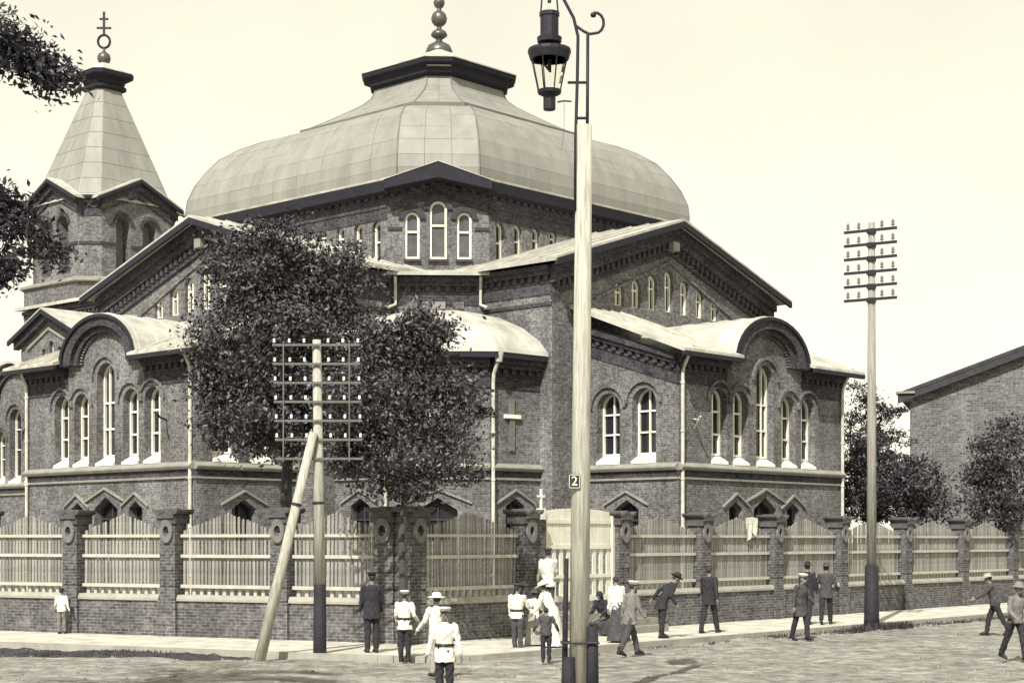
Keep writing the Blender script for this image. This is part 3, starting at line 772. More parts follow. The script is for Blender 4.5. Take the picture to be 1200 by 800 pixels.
mb = MB(); F.wall(mb, loop, [arch_loop(w[0], w[1] - .34, w[2], w[3]) for w in ws], .4); F2 = Fr((-9.3, PY + 3.3), (-1, 0)); F2.wall(mb, [(0, 0), (1.9, 0), (1.9, 9.3), (0, 9.3)]); F2 = Fr((-11.2, PY - 3.3), (1, 0)); F2.wall(mb, [(0, 0), (1.9, 0), (1.9, 9.3), (0, 9.3)])
mb.build('side_porch_wall', 'brick', church)
for w in ws: win(F, *w, .35)
string_course(F, -3.32, 3.32, 4.95); corbels(F, -3.35, -1.9, 9.25); corbels(F, 1.9, 3.35, 9.25)
mb = MB(); n = 16
for r0, r1, d in ((1.6, 1.95, .3), (1.35, 1.58, .15)):
    for i in range(n):
        t0, t1 = math.pi * i / n, math.pi * (i + 1) / n
        F.prism(mb, [(q * math.cos(t), 9.25 + q * .8 * math.sin(t)) for q, t in ((r0, t0), (r1, t0), (r1, t1), (r0, t1))], -.02, d)
mb.build('archivolt', 'brick_dark', church)
mb = MB()
rg = lambda d: [F.p(q * math.cos(t), d, 9.27 + q * .8 * math.sin(t)) for q, t in [(2.1, math.pi * i / n) for i in range(n + 1)] + [(1.96, math.pi * (n - i) / n) for i in range(n + 1)]]
mb.loft([rg(.45), rg(-1.9)]); mb.build('barrel_roof', 'roof_metal', church)
mb = MB()
for s0, s1 in ((-3.7, -1.8), (1.8, 3.7)):
    mb.hexa([F.p(s0, .45, 9.3), F.p(s1, .45, 9.3), F.p(s1, -1.9, 10.3), F.p(s0, -1.9, 10.3), F.p(s0, .45, 9.43), F.p(s1, .45, 9.43), F.p(s1, -1.9, 10.43), F.p(s0, -1.9, 10.43)])
mb.build('porch_roof', 'roof_metal', church)

TY, TT, TK = 26.4, 3.1, .9
def toct(d, k, z): # chamfered square about the tower axis
    return [(-(d - k), TY - d, z), (d - k, TY - d, z), (d, TY - (d - k), z), (d, TY + (d - k), z), (d - k, TY + d, z), (-(d - k), TY + d, z), (-d, TY + (d - k), z), (-d, TY - (d - k), z)]
mb = MB(); mb.loft([toct(3.45, .9, 0), toct(3.45, .9, 16.35), toct(3.1, .9, 16.5)], cap=False); mb.build('tower_base', 'brick', church)
mb = MB(); mb.loft([toct(3.5, .9, 16.33), toct(3.62, .9, 16.38), toct(3.62, .9, 16.5), toct(3.05, .9, 16.72)], cap=False); mb.build('tower_ledge', 'stone_light', church)
TE = 20.95
for k in range(4):
    q = lambda x, y: (rot4(k, x, y)[0], rot4(k, x, y)[1] + TY)
    F = Fr(q(0, -TT), rot4(k, 1, 0)); h = TT - TK; vis = k < 2
    ws = [(-.85, 16.95, 20.05, .9), (.85, 16.95, 20.05, .9)]
    mb = MB(); F.wall(mb, [(-h, 16.4), (h, 16.4), (h, TE), (0, 22.0), (-h, TE)], [arch_loop(*w) for w in ws], .7); mb.build('belfry_wall', 'brick', church)
    for w in ws:
        mb = MB(); lp = arch_loop(*w); mb.add([F.p(a, -.68, z) for a, z in lp], [tuple(range(len(lp)))]); po = mb.build('belfry_louvre', 'medallion', church)  # plain backing of the open arch, pale tone painted for its lit reveal
        mb = MB(); r0, r1 = w[3] / 2 + .02, w[3] / 2 + .2; zc = w[2] - w[3] / 2
        for i in range(12):
            t0, t1 = math.pi * i / 12, math.pi * (i + 1) / 12
            F.prism(mb, [(w[0] + e * math.cos(t), zc + e * math.sin(t)) for e, t in ((r0, t0), (r1, t0), (r1, t1), (r0, t1))], -.02, .09)
        mb.build('arch_ring', 'brick_dark', po)
    for a, b in ((-h, -1.36), (-.36, .36), (1.36, h)):
        mb = MB(); F.box(mb, a, b, -.02, .07, 18.4, 18.55); mb.build('string_course', 'trim_dark', church)
    F2 = Fr(q(-TT, -h), rot4(k, 1, -1)); l2 = TK * RT2
    mb = MB(); F2.wall(mb, [(0, 16.4), (l2, 16.4), (l2, TE), (0, TE)]); mb.build('belfry_corner', 'brick', church)
    mb = MB(); F2.box(mb, 0, l2, -.02, .07, 18.4, 18.55); mb.build('string_course', 'trim_dark', church)
    corbels(F2, 0, l2, TE - .02, h=.6)
    mb = MB(); F2.box(mb, -.3, l2 + .3, -.3, .38, TE - .12, TE + .02); mb.build('belfry_eave', 'eave_dark', church)
    sl = (22.0 - TE) / h
    mb = MB()
    for sgn in (-1, 1):
        F.prism(mb, [(sgn * (h + .05), TE - .45), (0, 22.0 - .45), (0, 22.02), (sgn * (h + .05), TE + .02)], -.02, .26)
        F.prism(mb, [(sgn * (h + .05), TE - .85), (0, 22.0 - .85), (0, 22.0 - .72), (sgn * (h + .05), TE - .72)], -.02, .1)
    mb.build('raking_cornice', 'brick_dark', church)
    for sgn in (-1, 1):
        mb = MB(); e = h + .55
        pts = [F.p(0, .5, 22.22), F.p(sgn * e, .5, 22.22 - sl * e), F.p(sgn * e, -2.6, 22.22 - sl * e), F.p(0, -2.6, 22.22)]
        if sgn > 0: pts = pts[::-1]
        mb.hexa([(a, b, z - .14) for a, b, z in pts][::-1] + pts[::-1]); mb.build('belfry_roof', 'roof_metal', church)
        mb = MB(); F.prism(mb, [(sgn * e, 22.22 - sl * e - .3), (0, 21.92), (0, 22.13), (sgn * e, 22.22 - sl * e - .1)], .38, .52); mb.build('bargeboard', 'eave_dark', church)
# spire
def sp(d, z): return toct(d, d * .28, z)
mb = MB(); mb.loft([sp(3.25, 20.9), sp(3.08, 21.1), sp(.76, 27.5)]); mb.build('spire', 'roof_metal', church)
SR = [(3.08 + (.76 - 3.08) * i / 7, 21.1 + 6.4 * i / 7) for i in range(8)]
for face in (7, 0, 6):
    for i in range(7):
        A, B = sp(*SR[i]), sp(*SR[i + 1]); f2 = (face + 1) % 8
        nc = 1 if face == 7 else max(1, 3 - i // 3)
        a0, a1, b0, b1 = Vector(A[face]), Vector(A[f2]), Vector(B[face]), Vector(B[f2]); nr = (a1 - a0).cross(b0 - a0).normalized()
        for j in range(nc):
            qd = [a0.lerp(a1, j / nc), a0.lerp(a1, (j + 1) / nc), b0.lerp(b1, (j + 1) / nc), b0.lerp(b1, j / nc)]
            c = sum(qd, Vector()) / 4; qd = [p + (c - p).normalized() * .02 for p in qd]
            mb = MB(); mb.hexa([tuple(p - nr * .03) for p in qd] + [tuple(p + nr * .025) for p in qd]); mb.build('spire_sheet', 'dome_sheet', church)
mb = MB(); mb.loft([sp(.8, 27.45), sp(.98, 27.55), sp(1.0, 27.7), sp(.86, 27.74), sp(.95, 28.0), sp(1.28, 28.2), sp(1.32, 28.42), sp(1.2, 28.45)]); mb.build('spire_cornice', 'eave_dark', church)
mb = MB(); mb.loft([sp(1.31, 28.43), sp(1.28, 28.5), sp(.3, 29.05)]); mb.build('spire_cap', 'roof_metal', church)
mb = MB(); mb.lathe([(.2, 28.95), (.12, 29.02), (.3, 29.12), (.38, 29.35), (.32, 29.58), (.14, 29.7), (.07, 29.78), (.07, 29.95)], 14, (0, TY, 0)); mb.build('spire_ball', 'gilt', church, smooth=True)
mb = MB(); F = Fr((0, TY), (1, -1))
mb.tube([F.p(.33 * math.cos(2 * math.pi * i / 20), 0, 30.3 + .36 * math.sin(2 * math.pi * i / 20)) for i in range(21)], .07, 6); mb.build('spire_ring', 'iron', church)
mb = MB(); F.box(mb, -.06, .06, -.05, .05, 30.6, 31.95); F.box(mb, -.4, .4, -.04, .04, 31.0, 31.1); F.box(mb, -.24, .24, -.045, .045, 31.5, 31.6); mb.build('spire_cross', 'iron', church)
# little iron brackets on the two street fronts
F = fr4(0, (-cB, -cF), (1, 0)); mb = MB(); mb.tube([F.p(.9, 0, 6.95), F.p(.7, .3, 6.9), F.p(.55, .55, 7.0)], .03, 5); mb.tube([F.p(.9, 0, 6.6), F.p(.62, .42, 6.9)], .025, 5); mb.build('wall_bracket', 'white_paint', church)
F = fr4(1, (cB, -cF), (1, 0)); mb = MB(); mb.tube([F.p(-1.6, 0, 6.9), F.p(-1.3, .5, 6.95), F.p(-1.05, .8, 7.1)], .035, 5); mb.build('wall_bracket', 'iron', church)

# ================================================================== STREET FENCE
def seg_frame(a, d, n):                     # wall frame along direction d with outward normal n
    t = Vector((-n.y, n.x))                 # Fr.n = (t.y, -t.x) must equal n
    return Fr(a, t), (1 if t.dot(d) > 0 else -1)

def pillar_meshes():
    out = {}
    mb = MB(); w = .25
    mb.box(-w - .05, w + .05, -w - .05, w + .05, 0, .95); mb.box(-w, w, -w, w, .95, 2.98)
    for z in (1.35, 1.75, 2.15):            # shallow recessed rosettes read as little blocks
        for x in (-.13, .13): mb.box(x - .05, x + .05, -w - .03, -w + .01, z, z + .1)
    out['shaft'] = mb.mesh('shaft', 'brick_fence')
    mb = MB(); mb.box(-w - .06, w + .06, -w - .06, w + .06, 2.98, 3.12)
    top = [(-.46, 3.30), (-.4, 3.24), (-.22, 3.20), (-.1, 3.26), (0, 3.30), (.1, 3.26), (.22, 3.20), (.4, 3.24), (.46, 3.30), (.46, 3.36), (.38, 3.31), (.22, 3.27), (.1, 3.34), (0, 3.38), (-.1, 3.34), (-.22, 3.27), (-.38, 3.31), (-.46, 3.36)]
    mb.prism([(x * .9, -.37, z) for x, z in top], (0, .74, 0))
    mb.prism([(-w - .03, -.36, 3.12), (w + .03, -.36, 3.12), (w + .03, -.36, 3.2), (0, -.36, 3.29), (-w - .03, -.36, 3.2)], (0, .72, 0))
    out['cap'] = mb.mesh('cap', 'cap_stone')
    mb = MB(); n = 16
    for i in range(n):
        t0, t1 = 2 * math.pi * i / n, 2 * math.pi * (i + 1) / n
        q = [(r * .8 * math.cos(t), -w, 2.78 + r * 1.15 * math.sin(t)) for r, t in ((.12, t0), (.27, t0), (.27, t1), (.12, t1))]
        mb.prism(q, (0, -.07, 0))
    out['medallion'] = mb.mesh('medallion', 'medallion')
    mb = MB(); mb.prism([(.09 * math.cos(2 * math.pi * i / 12), -w + .01, 2.84 + .11 * math.sin(2 * math.pi * i / 12)) for i in range(12)], (0, -.025, 0))
    out['medallion_hollow'] = mb.mesh('medallion_hollow', 'eave_dark')
    return out
PM = pillar_meshes()
SLAT = {}
def slat_mesh(w, h):
    k = (round(w, 2), round(h, 2))
    if k not in SLAT:
        mb = MB(); w2 = k[0] / 2
        mb.prism([(-w2, -.012, 0), (w2, -.012, 0), (w2, -.012, k[1] - .025), (0, -.012, k[1]), (-w2, -.012, k[1] - .025)], (0, .024, 0))
        SLAT[k] = mb.mesh('slat', 'picket', uv=False)
    return SLAT[k]
BLOCK = None
def put(name, me, parent, loc, rz=0.0):
    o = bpy.data.objects.new(name, me); link(o, parent); o.location = loc; o.rotation_euler = (0, 0, rz); return o

def fence(name_label, start, d, n, ts, gate=None, pillars=None, density=1.0, first=True):
    """brick pillars, low wall, rails and pickets along one street"""
    global BLOCK
    root = empty('picket_fence', (start.x, start.y, .1), 0, name_label, 'fence')
    if BLOCK is None:
        b = MB(); b.box(-.05, .05, -.04, .04, 0, .19); BLOCK = b.mesh('block', 'rail')
    F, sg = seg_frame(Vector((0, 0)), d, n)
    rz = math.atan2(F.t.y, F.t.x)
    for i, t in enumerate(ts):
        if i == 0 and not first: continue
        big = 1.1 if (i == 0 and first) else 1.0
        p = d * t
        sh = put('pillar', PM['shaft'], root, (p.x, p.y, 0), rz); sh.scale = (big, big, 1)
        for nm in ('cap', 'medallion', 'medallion_hollow'): put(nm, PM[nm], sh, (0, 0, 0))
    for i in range(len(ts) - 1):
        a, b = ts[i] + .3, ts[i + 1] - .3
        if gate is not None and i == gate: continue
        s0, s1 = sorted((a * sg, b * sg)); L = s1 - s0
        mb = MB(); F.box(mb, s0, s1, -.2, .2, -.05, .94); mb.build('plinth_wall', 'brick_fence', root)
        mb = MB()
        lo = [(-.25, .94), (.25, .94), (.25, 1.0), (.2, 1.1), (-.2, 1.1), (-.25, 1.0)]
        A = [F.p(s0, q, z) for q, z in lo]; B = [F.p(s1, q, z) for q, z in lo]
        mb.prism(A, Vector(B[0]) - Vector(A[0])); mb.build('coping', 'coping', root)
        nb = int(L / .24)
        for j in range(nb):
            s = s0 + L * (j + .5) / nb; q = F.p(s, -.06, 1.1); put('rail_block', BLOCK, root, q, rz)
        for q, (z, hh) in enumerate(((1.28, .09), (2.08, .085), (2.62, .075))):
            mb = MB(); F.box(mb, s0, s1, .0, .07, z, z + hh); ra = mb.build('rail', 'rail', root)
            if q == 0: base = ra
        pitch = .116 * density
        ns = int(L / pitch)
        for j in range(ns):
            f = (j + .5) / ns; s = s0 + L * f
            top = 2.80 + .46 * (1 - abs(2 * f - 1)) + random.uniform(-.01, .01)
            w = .076 + random.choice((-.02, -.01, 0, .01))
            o = put('slat', slat_mesh(w, top - 1.30), base, F.p(s, -.022 + random.uniform(-.006, .006), 1.30), rz)
            o.rotation_euler[1] = random.gauss(0, .012)
    return root, F, sg, rz
LT = [.62, 3.75, 7.3, 10.65, 14.0, 17.4]
RTT = [0, 4.35, 8.55, 12.75, 17.0, 21.3, 26.1, 30.9, 35.6, 40.3]
fence('grey picket fence on a brick wall running left from the corner pillar', FC, FL, FLn, LT)
rf, RF, RSG, RRZ = fence('grey picket fence on a brick wall receding right, with the pale gate in it', FC, FR, FRn, RTT, gate=1, density=1.06)

# ---------------- gate with a small cross on its post, and steps
gp = FC + FR * ((RTT[1] + RTT[2]) / 2 + .24)
gate = empty('wooden_gate', (gp.x, gp.y, .1), RRZ, 'tall pale double gate with open slots below, a small cross on its post', 'gate')
gw = (RTT[2] - RTT[1]) / 2 - .5
for sgn in (-1, 1):
    x0 = 0 if sgn > 0 else -gw; x0 += .03 * sgn; x1 = x0 + gw - .16 if sgn > 0 else -.03; x0 = x0 if sgn > 0 else -gw + .16
    nb = 9
    for j in range(nb):
        a = x0 + (x1 - x0) * j / nb; b = x0 + (x1 - x0) * (j + 1) / nb; zt = 3.42 - .1 * abs((a + b) / 2 / gw) ** 2
        slot = j in (1, 3, 5, 7)
        mb = MB(); mb.box(a + .006, b - .006, -.02, .02, 2.35 if slot else .85, zt); mb.build('board', 'gate_paint', gate)
    for z, h in ((.86, .16), (1.5, .1), (2.3, .12), (3.0, .1)):
        mb = MB(); mb.box(x0, x1, -.055, -.021, z, z + h); mb.build('gate_rail', 'gate_paint', gate)
    mb = MB(); mb.box(sgn * gw - .09, sgn * gw + .09, -.09, .09, 0, 3.4 if sgn < 0 else 3.25); po = mb.build('gate_post', 'gate_paint', gate)
    if sgn < 0:
        mb = MB(); mb.box(sgn * gw - .028, sgn * gw + .028, -.025, .025, 3.4, 3.92); mb.box(sgn * gw - .15, sgn * gw + .15, -.022, .022, 3.7, 3.755); mb.build('cross', 'white_paint', gate)
mb = MB(); RF.box(mb, *sorted(((RTT[1] + .26) * RSG, (RTT[1] + .72) * RSG)), -.24, .2, -.05, 3.1); mb.build('pier_wall', 'brick_fence', rf)
steps = empty('stone_steps', (gp.x, gp.y, .1), RRZ, 'low stone steps leading up to the pale gate', 'steps')
for j in range(3):
    mb = MB(); mb.box(-gw - .85 + j * .05, gw + .3 - j * .05, -1.75 + j * .34, -.3, j * .19 + (.003 if j else 0), (j + 1) * .19); mb.build('step', 'stone_light', steps)
# white cloth over the pickets
cl = MB(); cp = FC + FR * 15.6; n = 9
F, _ = seg_frame(Vector((0, 0)), FR, FRn)
def cloth_pt(i, j):
    s = -.36 + .72 * i / n; t = j / 10; z = 3.28 - .12 * abs(s) - t * (.62 + .12 * math.sin(i * .9)); dd = .09 + .05 * math.sin(i * 1.7 + t * 2) * t
    return F.p(s, dd, z)
vs = [cloth_pt(i, j) for j in range(11) for i in range(n + 1)] + [tuple(np.array(cloth_pt(i, j)) - np.array((F.n.x, F.n.y, 0)) * .012) for j in range(11) for i in range(n + 1)]
m_ = (n + 1) * 11
fs = [(j * (n + 1) + i, (j + 1) * (n + 1) + i, (j + 1) * (n + 1) + i + 1, j * (n + 1) + i + 1) for j in range(10) for i in range(n)]
fs += [tuple(q + m_ for q in f[::-1]) for f in fs]
cl.add(vs, fs)
tag(cl.build('white_cloth', 'cloth_white', loc=(cp.x, cp.y, .1), smooth=True), 'small white cloth hung over the picket tops near the porch', 'cloth')

# ================================================================== NEIGHBOURING BRICK HOUSE
hs_ = empty('brick_house', (21.15, 88, 0), R(-17), 'plain brick building with a sloping roof at the right edge', 'building')
F = Fr((0, 0), (1, 0)); HW = 24.0; HE = 10.4; HS = .36
mb = MB(); F.wall(mb, [(0, 0), (HW, 0), (HW, HE), (HW / 2, HE + HS * HW / 2), (0, HE)]); F2 = Fr((0, 18), (0, -1)); F2.wall(mb, [(0, 0), (18, 0), (18, HE), (0, HE)]); F3 = Fr((HW, 0), (0, 1)); F3.wall(mb, [(0, 0), (18, 0), (18, HE), (0, HE)])
mb.build('wall', 'brick_house', hs_)
for sgn in (-1, 1):
    m_ = HW / 2; e = m_ + .6; pts = [(m_, -.5, HE + HS * m_ + .25), (m_ + sgn * e, -.5, HE + HS * m_ + .25 - HS * e), (m_ + sgn * e, 18.5, HE + HS * m_ + .25 - HS * e), (m_, 18.5, HE + HS * m_ + .25)]
    if sgn > 0: pts = pts[::-1]
    mb = MB(); mb.hexa([(a, b, z - .2) for a, b, z in pts][::-1] + pts[::-1]); mb.build('roof', 'trim_dark', hs_)
    mb = MB(); F.prism(mb, [(m_ + sgn * e, HE + HS * m_ - HS * e - .32), (m_, HE + HS * m_ - .3), (m_, HE + HS * m_ + .04), (m_ + sgn * e, HE + HS * m_ - HS * e + .02)], .3, .48); mb.build('bargeboard', 'trim_dark', hs_)
mb = MB(); mb.box(-.7, .3, -.6, .5, HE - .02, HE + .1); mb.box(-.4, .15, -.3, .3, HE - .4, HE - .02); mb.build('eave_return', 'stone_light', hs_)

# ================================================================== POLES
INS = None
def insulator_mesh():
    mb = MB(); mb.lathe([(.012, -.02), (.012, .05), (.045, .05), (.05, .08), (.03, .1), (.042, .12), (.045, .15), (.03, .19), (.012, .2)], 10)
    return mb.mesh('insulator', 'porcelain', smooth=True)
INS = insulator_mesh()
mb = MB(); mb.lathe([(.014, -.02), (.014, .05), (.05, .05), (.055, .09), (.03, .11), (.045, .13), (.048, .17), (.03, .22), (.012, .23)], 10); INS2 = mb.mesh('insulator', 'cloth_grey', smooth=True)
def pole_part(root, name, pts, rr, m, n=14, parent=None):
    mb = MB(); mb.tube(pts, rr, n); return mb.build(name, m, parent or root, smooth=True)

# pole with the wide rack of insulators, braced by a strut
pl = empty('telegraph_pole', (-4.33, 37.3, 0), 0, 'pale telegraph pole before the trees carrying a wide rack of insulators', 'pole')
pole_part(pl, 'shaft', [(0, 0, 1.62), (-.03, 0, 4.2), (-.07, 0, 7.15)], [.125, .115, .095], 'wood_pole')
pole_part(pl, 'tarred_foot', [(0, 0, -.1), (0, 0, .2), (0, 0, 1.64)], [.16, .15, .14], 'tar')
mb = MB(); mb.lathe([(.126, 0), (.135, .01), (.135, .05), (.126, .06)], 14, (-.035, 0, 3.45)); mb.build('iron_band', 'iron', pl)
for i in range(7):
    z = 7.02 - i * .425; x = -.07 + .012 * i
    mb = MB(); mb.box(-.98 + x, .98 + x, -.155, -.105, z - .025, z + .025); ar = mb.build('crossarm', 'wood_grey', pl)
    if i < 6:
        for q in (-.94, -.6, -.27, .27, .6, .94):
            o = put('insulator', INS, ar, (q + x, -.13, z + .025)); o.scale = (.7, .7, .6)
for x in (-.8, .68):
    mb = MB(); mb.box(x - .014, x + .014, -.175, -.158, 4.4, 7.1); mb.build('rack_iron', 'wood_grey', pl)
pole_part(pl, 'strut', [(-1.28, -.55, -.05), (-.75, -.35, 2.3), (-.12, -.2, 5.05)], [.13, .115, .095], 'wood_pole')
mb = MB(); q0 = Vector((-1.28, -.55, -.05)).lerp(Vector((-.12, -.2, 5.05)), .68); mb.tube([tuple(q0), tuple(q0 + Vector((.012, .003, .05)))], .118, 12); mb.build('strut_band', 'iron', pl)
# pole on the right-hand pavement
pr = empty('telegraph_pole', (10.84, 49.9, 0), math.atan2(-.83, 1.36), 'tall telegraph pole with six short crossarms on the right-hand pavement', 'pole')
pole_part(pr, 'shaft', [(0, 0, 1.85), (0, 0, 6), (0, 0, 12.2)], [.15, .135, .1], 'pole_grey')
pole_part(pr, 'tarred_foot', [(0, 0, -.1), (0, 0, .3), (0, 0, 1.87)], [.26, .235, .21], 'tar', 10)
for i in range(6):
    z = 11.95 - i * .415
    mb = MB(); mb.box(-.82, .82, -.15, -.09, z - .04, z + .04); ar = mb.build('crossarm', 'iron', pr)
    for q in (-.7, -.36, .36, .7): put('insulator', INS2, ar, (q, -.12, z + .04))
    mb = MB(); mb.box(-.11, .11, -.152, .1, z - .09, z + .05); mb.build('arm_clamp', 'iron', pr)

# lamp post by the kerb, close to the camera
LX, LY = 1.09, 27.0
lp = empty('street_lamp', (LX, LY, 0), 0, 'tall wooden post with a hanging lantern, standing nearest the camera', 'street lamp')
lean = lambda z: .0092 * z
pole_part(lp, 'post', [(0, 0, -.1), (lean(4.5), 0, 4.5), (lean(9.4), 0, 9.4)], [.165, .15, .128], 'wood_pole', 18)
mb = MB()
for x0, z0, z1, rr in ((-.19, -.1, 1.2, .09), (.21, -.1, 1.05, .1)): pass
mb.tube([(-.235, -.03, -.1), (-.225, -.03, 1.3), (-.2, -.03, 2.35)], [.05, .045, .035], 10); mb.build('iron_stay', 'tar', lp, smooth=True)
mb = MB(); mb.tube([(-.17, -.12, -.1), (-.17, -.12, .75)], [.13, .11], 12); mb.build('stub_post', 'tar', lp, smooth=True)
mb = MB(); mb.tube([(.21, -.06, -.1), (.21, -.06, .5), (.21, -.06, 1.24)], [.115, .11, .1], 12); mb.build('stub_post', 'tar', lp, smooth=True)
mb = MB(); mb.tube([(-.3, -.17, .98), (.33, -.19, .98)], .02, 6); mb.tube([(-.3, .17, .98), (.33, .15, .98)], .02, 6); mb.build('iron_strap', 'iron', lp)
px_ = lean(9.4)
mb = MB(); x = px_ - .11; mb.tube([(px_ - .145, -.05, 8.0), (x - .03, -.03, 9.2), (x, 0, 10.2), (x + .01, 0, 10.85), (x - .06, 0, 11.15), (x - .3, 0, 11.6), (x - .55, 0, 11.85), (x - .8, 0, 11.8)], .026, 8); mb.build('bracket_pipe', 'iron', lp, smooth=True)
mb = MB(); x2 = px_ + .06
sc_ = [(x2 + .12 + .12 * math.cos(t), 0, 11.08 + .15 * math.sin(t)) for t in [R(270 + i * 30) for i in range(7)]]
mb.tube([(x2 - .01, 0, 8.95), (x2, 0, 10.9)], .026, 8)
mb.tube([(x - .02, 0, 11.02), (x2 - .06, 0, 10.93), (x2 + .03, 0, 10.89)] + [(x2 + .12 + .14 * math.cos(t), 0, 11.07 + .17 * math.sin(t)) for t in [R(-95 + i * 28) for i in range(8)]], .024, 8); mb.build('bracket_scroll', 'iron', lp, smooth=True)
mb = MB(); mb.lathe([(.0, -.045), (.04, -.03), (.05, 0), (.04, .03), (0, .045)], 10, (x2 + .09, 0, 11.2)); mb.build('scroll_knob', 'iron', lp, smooth=True)
for z in (9.52, 10.1):
    mb = MB(); mb.tube([(x - .16 if z > 10 else x, 0, z), (x2, 0, z)], .024, 6); mb.build('bracket_tie', 'iron', lp)
lx = LX - LX - .52 + .04                          # lantern axis in post coordinates
lan = (lx, 0, 9.42)
mb = MB(); mb.lathe([(.085, 0.23), (.1, .24), (.1, .45), (.19, .5), (.2, .55), (.14, .57)], 14, lan); mb.build('lantern_base', 'iron', lp, smooth=False)
mb = MB(); mb.lathe([(.3, 1.05), (.315, 1.05), (.355, 1.17), (.35, 1.22), (.25, 1.235), (.05, 1.25)], 16, lan); mb.build('lantern_hood', 'iron', lp)
for i in range(8):
    t = 2 * math.pi * (i + .5) / 8; mb = MB()
    mb.tube([(lx + .19 * math.cos(t), .19 * math.sin(t), 9.42 + .54), (lx + .305 * math.cos(t), .305 * math.sin(t), 9.42 + 1.06)], .011, 5); mb.build('lantern_bar', 'iron', lp)
mb = MB(); mb.lathe([(.175, .56), (.29, 1.05)], 8, lan); gl = mb.build('lantern_glass', None, lp)
gm = bpy.data.materials.new('lantern_glass'); gm.use_nodes = True
gb = gm.node_tree.nodes['Principled BSDF']; gb.inputs['Base Color'].default_value = (.95, .93, .85, 1); gb.inputs['Transmission Weight'].default_value = 1.0; gb.inputs['Roughness'].default_value = .02; gb.inputs['IOR'].default_value = 1.02
gl.data.materials.append(gm)
mb = MB(); mb.tube([(lx, 0, 10.5), (lx, 0, 10.3)], .03, 8); mb.tube([(lx - .1, 0, 10.42), (lx + .02, 0, 10.27)], .02, 6); mb.build('burner', 'iron', lp)
mb = MB(); mb.tube([(lx, 0, 10.66), (lx, 0, 10.75)], .06, 8); mb.lathe([(.1, 1.32), (.195, 1.33), (.205, 1.41), (.15, 1.44), (.15, 1.74), (.165, 1.76), (.165, 1.82), (.1, 1.84)], 14, lan); mb.build('arc_housing', 'iron', lp)
mb = MB(); mb.tube([(lx - .14, 0, 11.24), (lx - .12, 0, 11.5), (lx - .06, 0, 11.75), (lx, 0, 11.84), (lx + .06, 0, 11.75), (lx + .12, 0, 11.5), (lx + .14, 0, 11.24)], .014, 6); mb.build('hanger_loop', 'iron', lp)
mb = MB(); mb.tube([(lx, 0, 11.88), (lx, 0, 11.4)], .03, 6); mb.build('hanger_rod', 'iron', lp)
mb = MB(); mb.tube([(lx + .13, 0, 9.78), (lx + .24, 0, 9.8), (lx + .36, 0, 9.79)], .014, 5); mb.build('switch_arm', 'iron', lp)
mb = MB(); mb.tube([(lx + .24, 0, 9.8), (lx + .24, 0, 9.35), (lx + .2, 0, 9.0)], .004, 4); mb.build('pull_cord', 'wood_grey', lp)
# enamel number plate on the post
mb = MB(); pz = 2.65 + 68 * 27 / 1940.
mb.box(-.17, .015, -.185, -.165, pz - .115, pz + .115); plate = mb.build('number_plate', 'plate_dark', lp)
mb = MB()
for b in ((-.165, .01, pz + .1, pz + .108), (-.165, .01, pz - .108, pz - .1), (-.165, -.157, pz - .108, pz + .108), (.002, .01, pz - .108, pz + .108)): mb.box(b[0], b[1], -.188, -.1845, b[2], b[3])
mb.build('plate_border', 'white_paint', plate)
cu = bpy.data.curves.new('plate_number', 'FONT'); cu.body = '2'; cu.size = .21; cu.align_x = 'CENTER'; cu.align_y = 'CENTER'; cu.extrude = .002
to = bpy.data.objects.new('plate_number_text', cu); col.objects.link(to); bpy.context.view_layer.update()
tm = bpy.data.meshes.new_from_object(to.evaluated_get(bpy.context.evaluated_depsgraph_get())); bpy.data.objects.remove(to)
tm.materials.clear(); tm.materials.append(MATS['white_paint'])
to = bpy.data.objects.new('plate_number', tm); link(to, plate); to.location = (-.0775, -.187, pz); to.rotation_euler = (R(90), 0, 0)

# ================================================================== TREES
rng = np.random.default_rng(11)
def leaf_mesh(name, pts, size, m, aspect=.5, droop=None, var=.5):
    """one small folded-diamond leaf per point"""
    n = len(pts); P = np.asarray(pts, dtype=np.float64)
    d = rng.normal(size=(n, 3))
    if droop is not None: d = d * (1 - droop) + np.array((0, 0, -1.0)) * droop
    d /= np.linalg.norm(d, axis=1)[:, None]
    e = rng.normal(size=(n, 3)); e -= (e * d).sum(1)[:, None] * d; e /= np.linalg.norm(e, axis=1)[:, None]
    nr = np.cross(d, e)
    l = size * (1 + rng.uniform(-var, var, n))[:, None]; w = l * aspect
    v = np.stack([P - d * l * .5, P + e * w * .5 + nr * l * .08, P + d * l * .5, P - e * w * .5 + nr * l * .08], 1).reshape(-1, 3)
    me = bpy.data.meshes.new(name); me.vertices.add(4 * n); me.vertices.foreach_set('co', v.ravel().astype(np.float32))
    idx = np.arange(n)[:, None] * 4
    f = np.concatenate([idx + np.array([0, 1, 2]), idx + np.array([0, 2, 3])], 1).reshape(-1).astype(np.int32)
    me.loops.add(6 * n); me.loops.foreach_set('vertex_index', f)
    me.polygons.add(2 * n); me.polygons.foreach_set('loop_start', (np.arange(2 * n) * 3).astype(np.int32))
    me.update(calc_edges=True); me.validate(); me.materials.append(MATS[m])
    return me
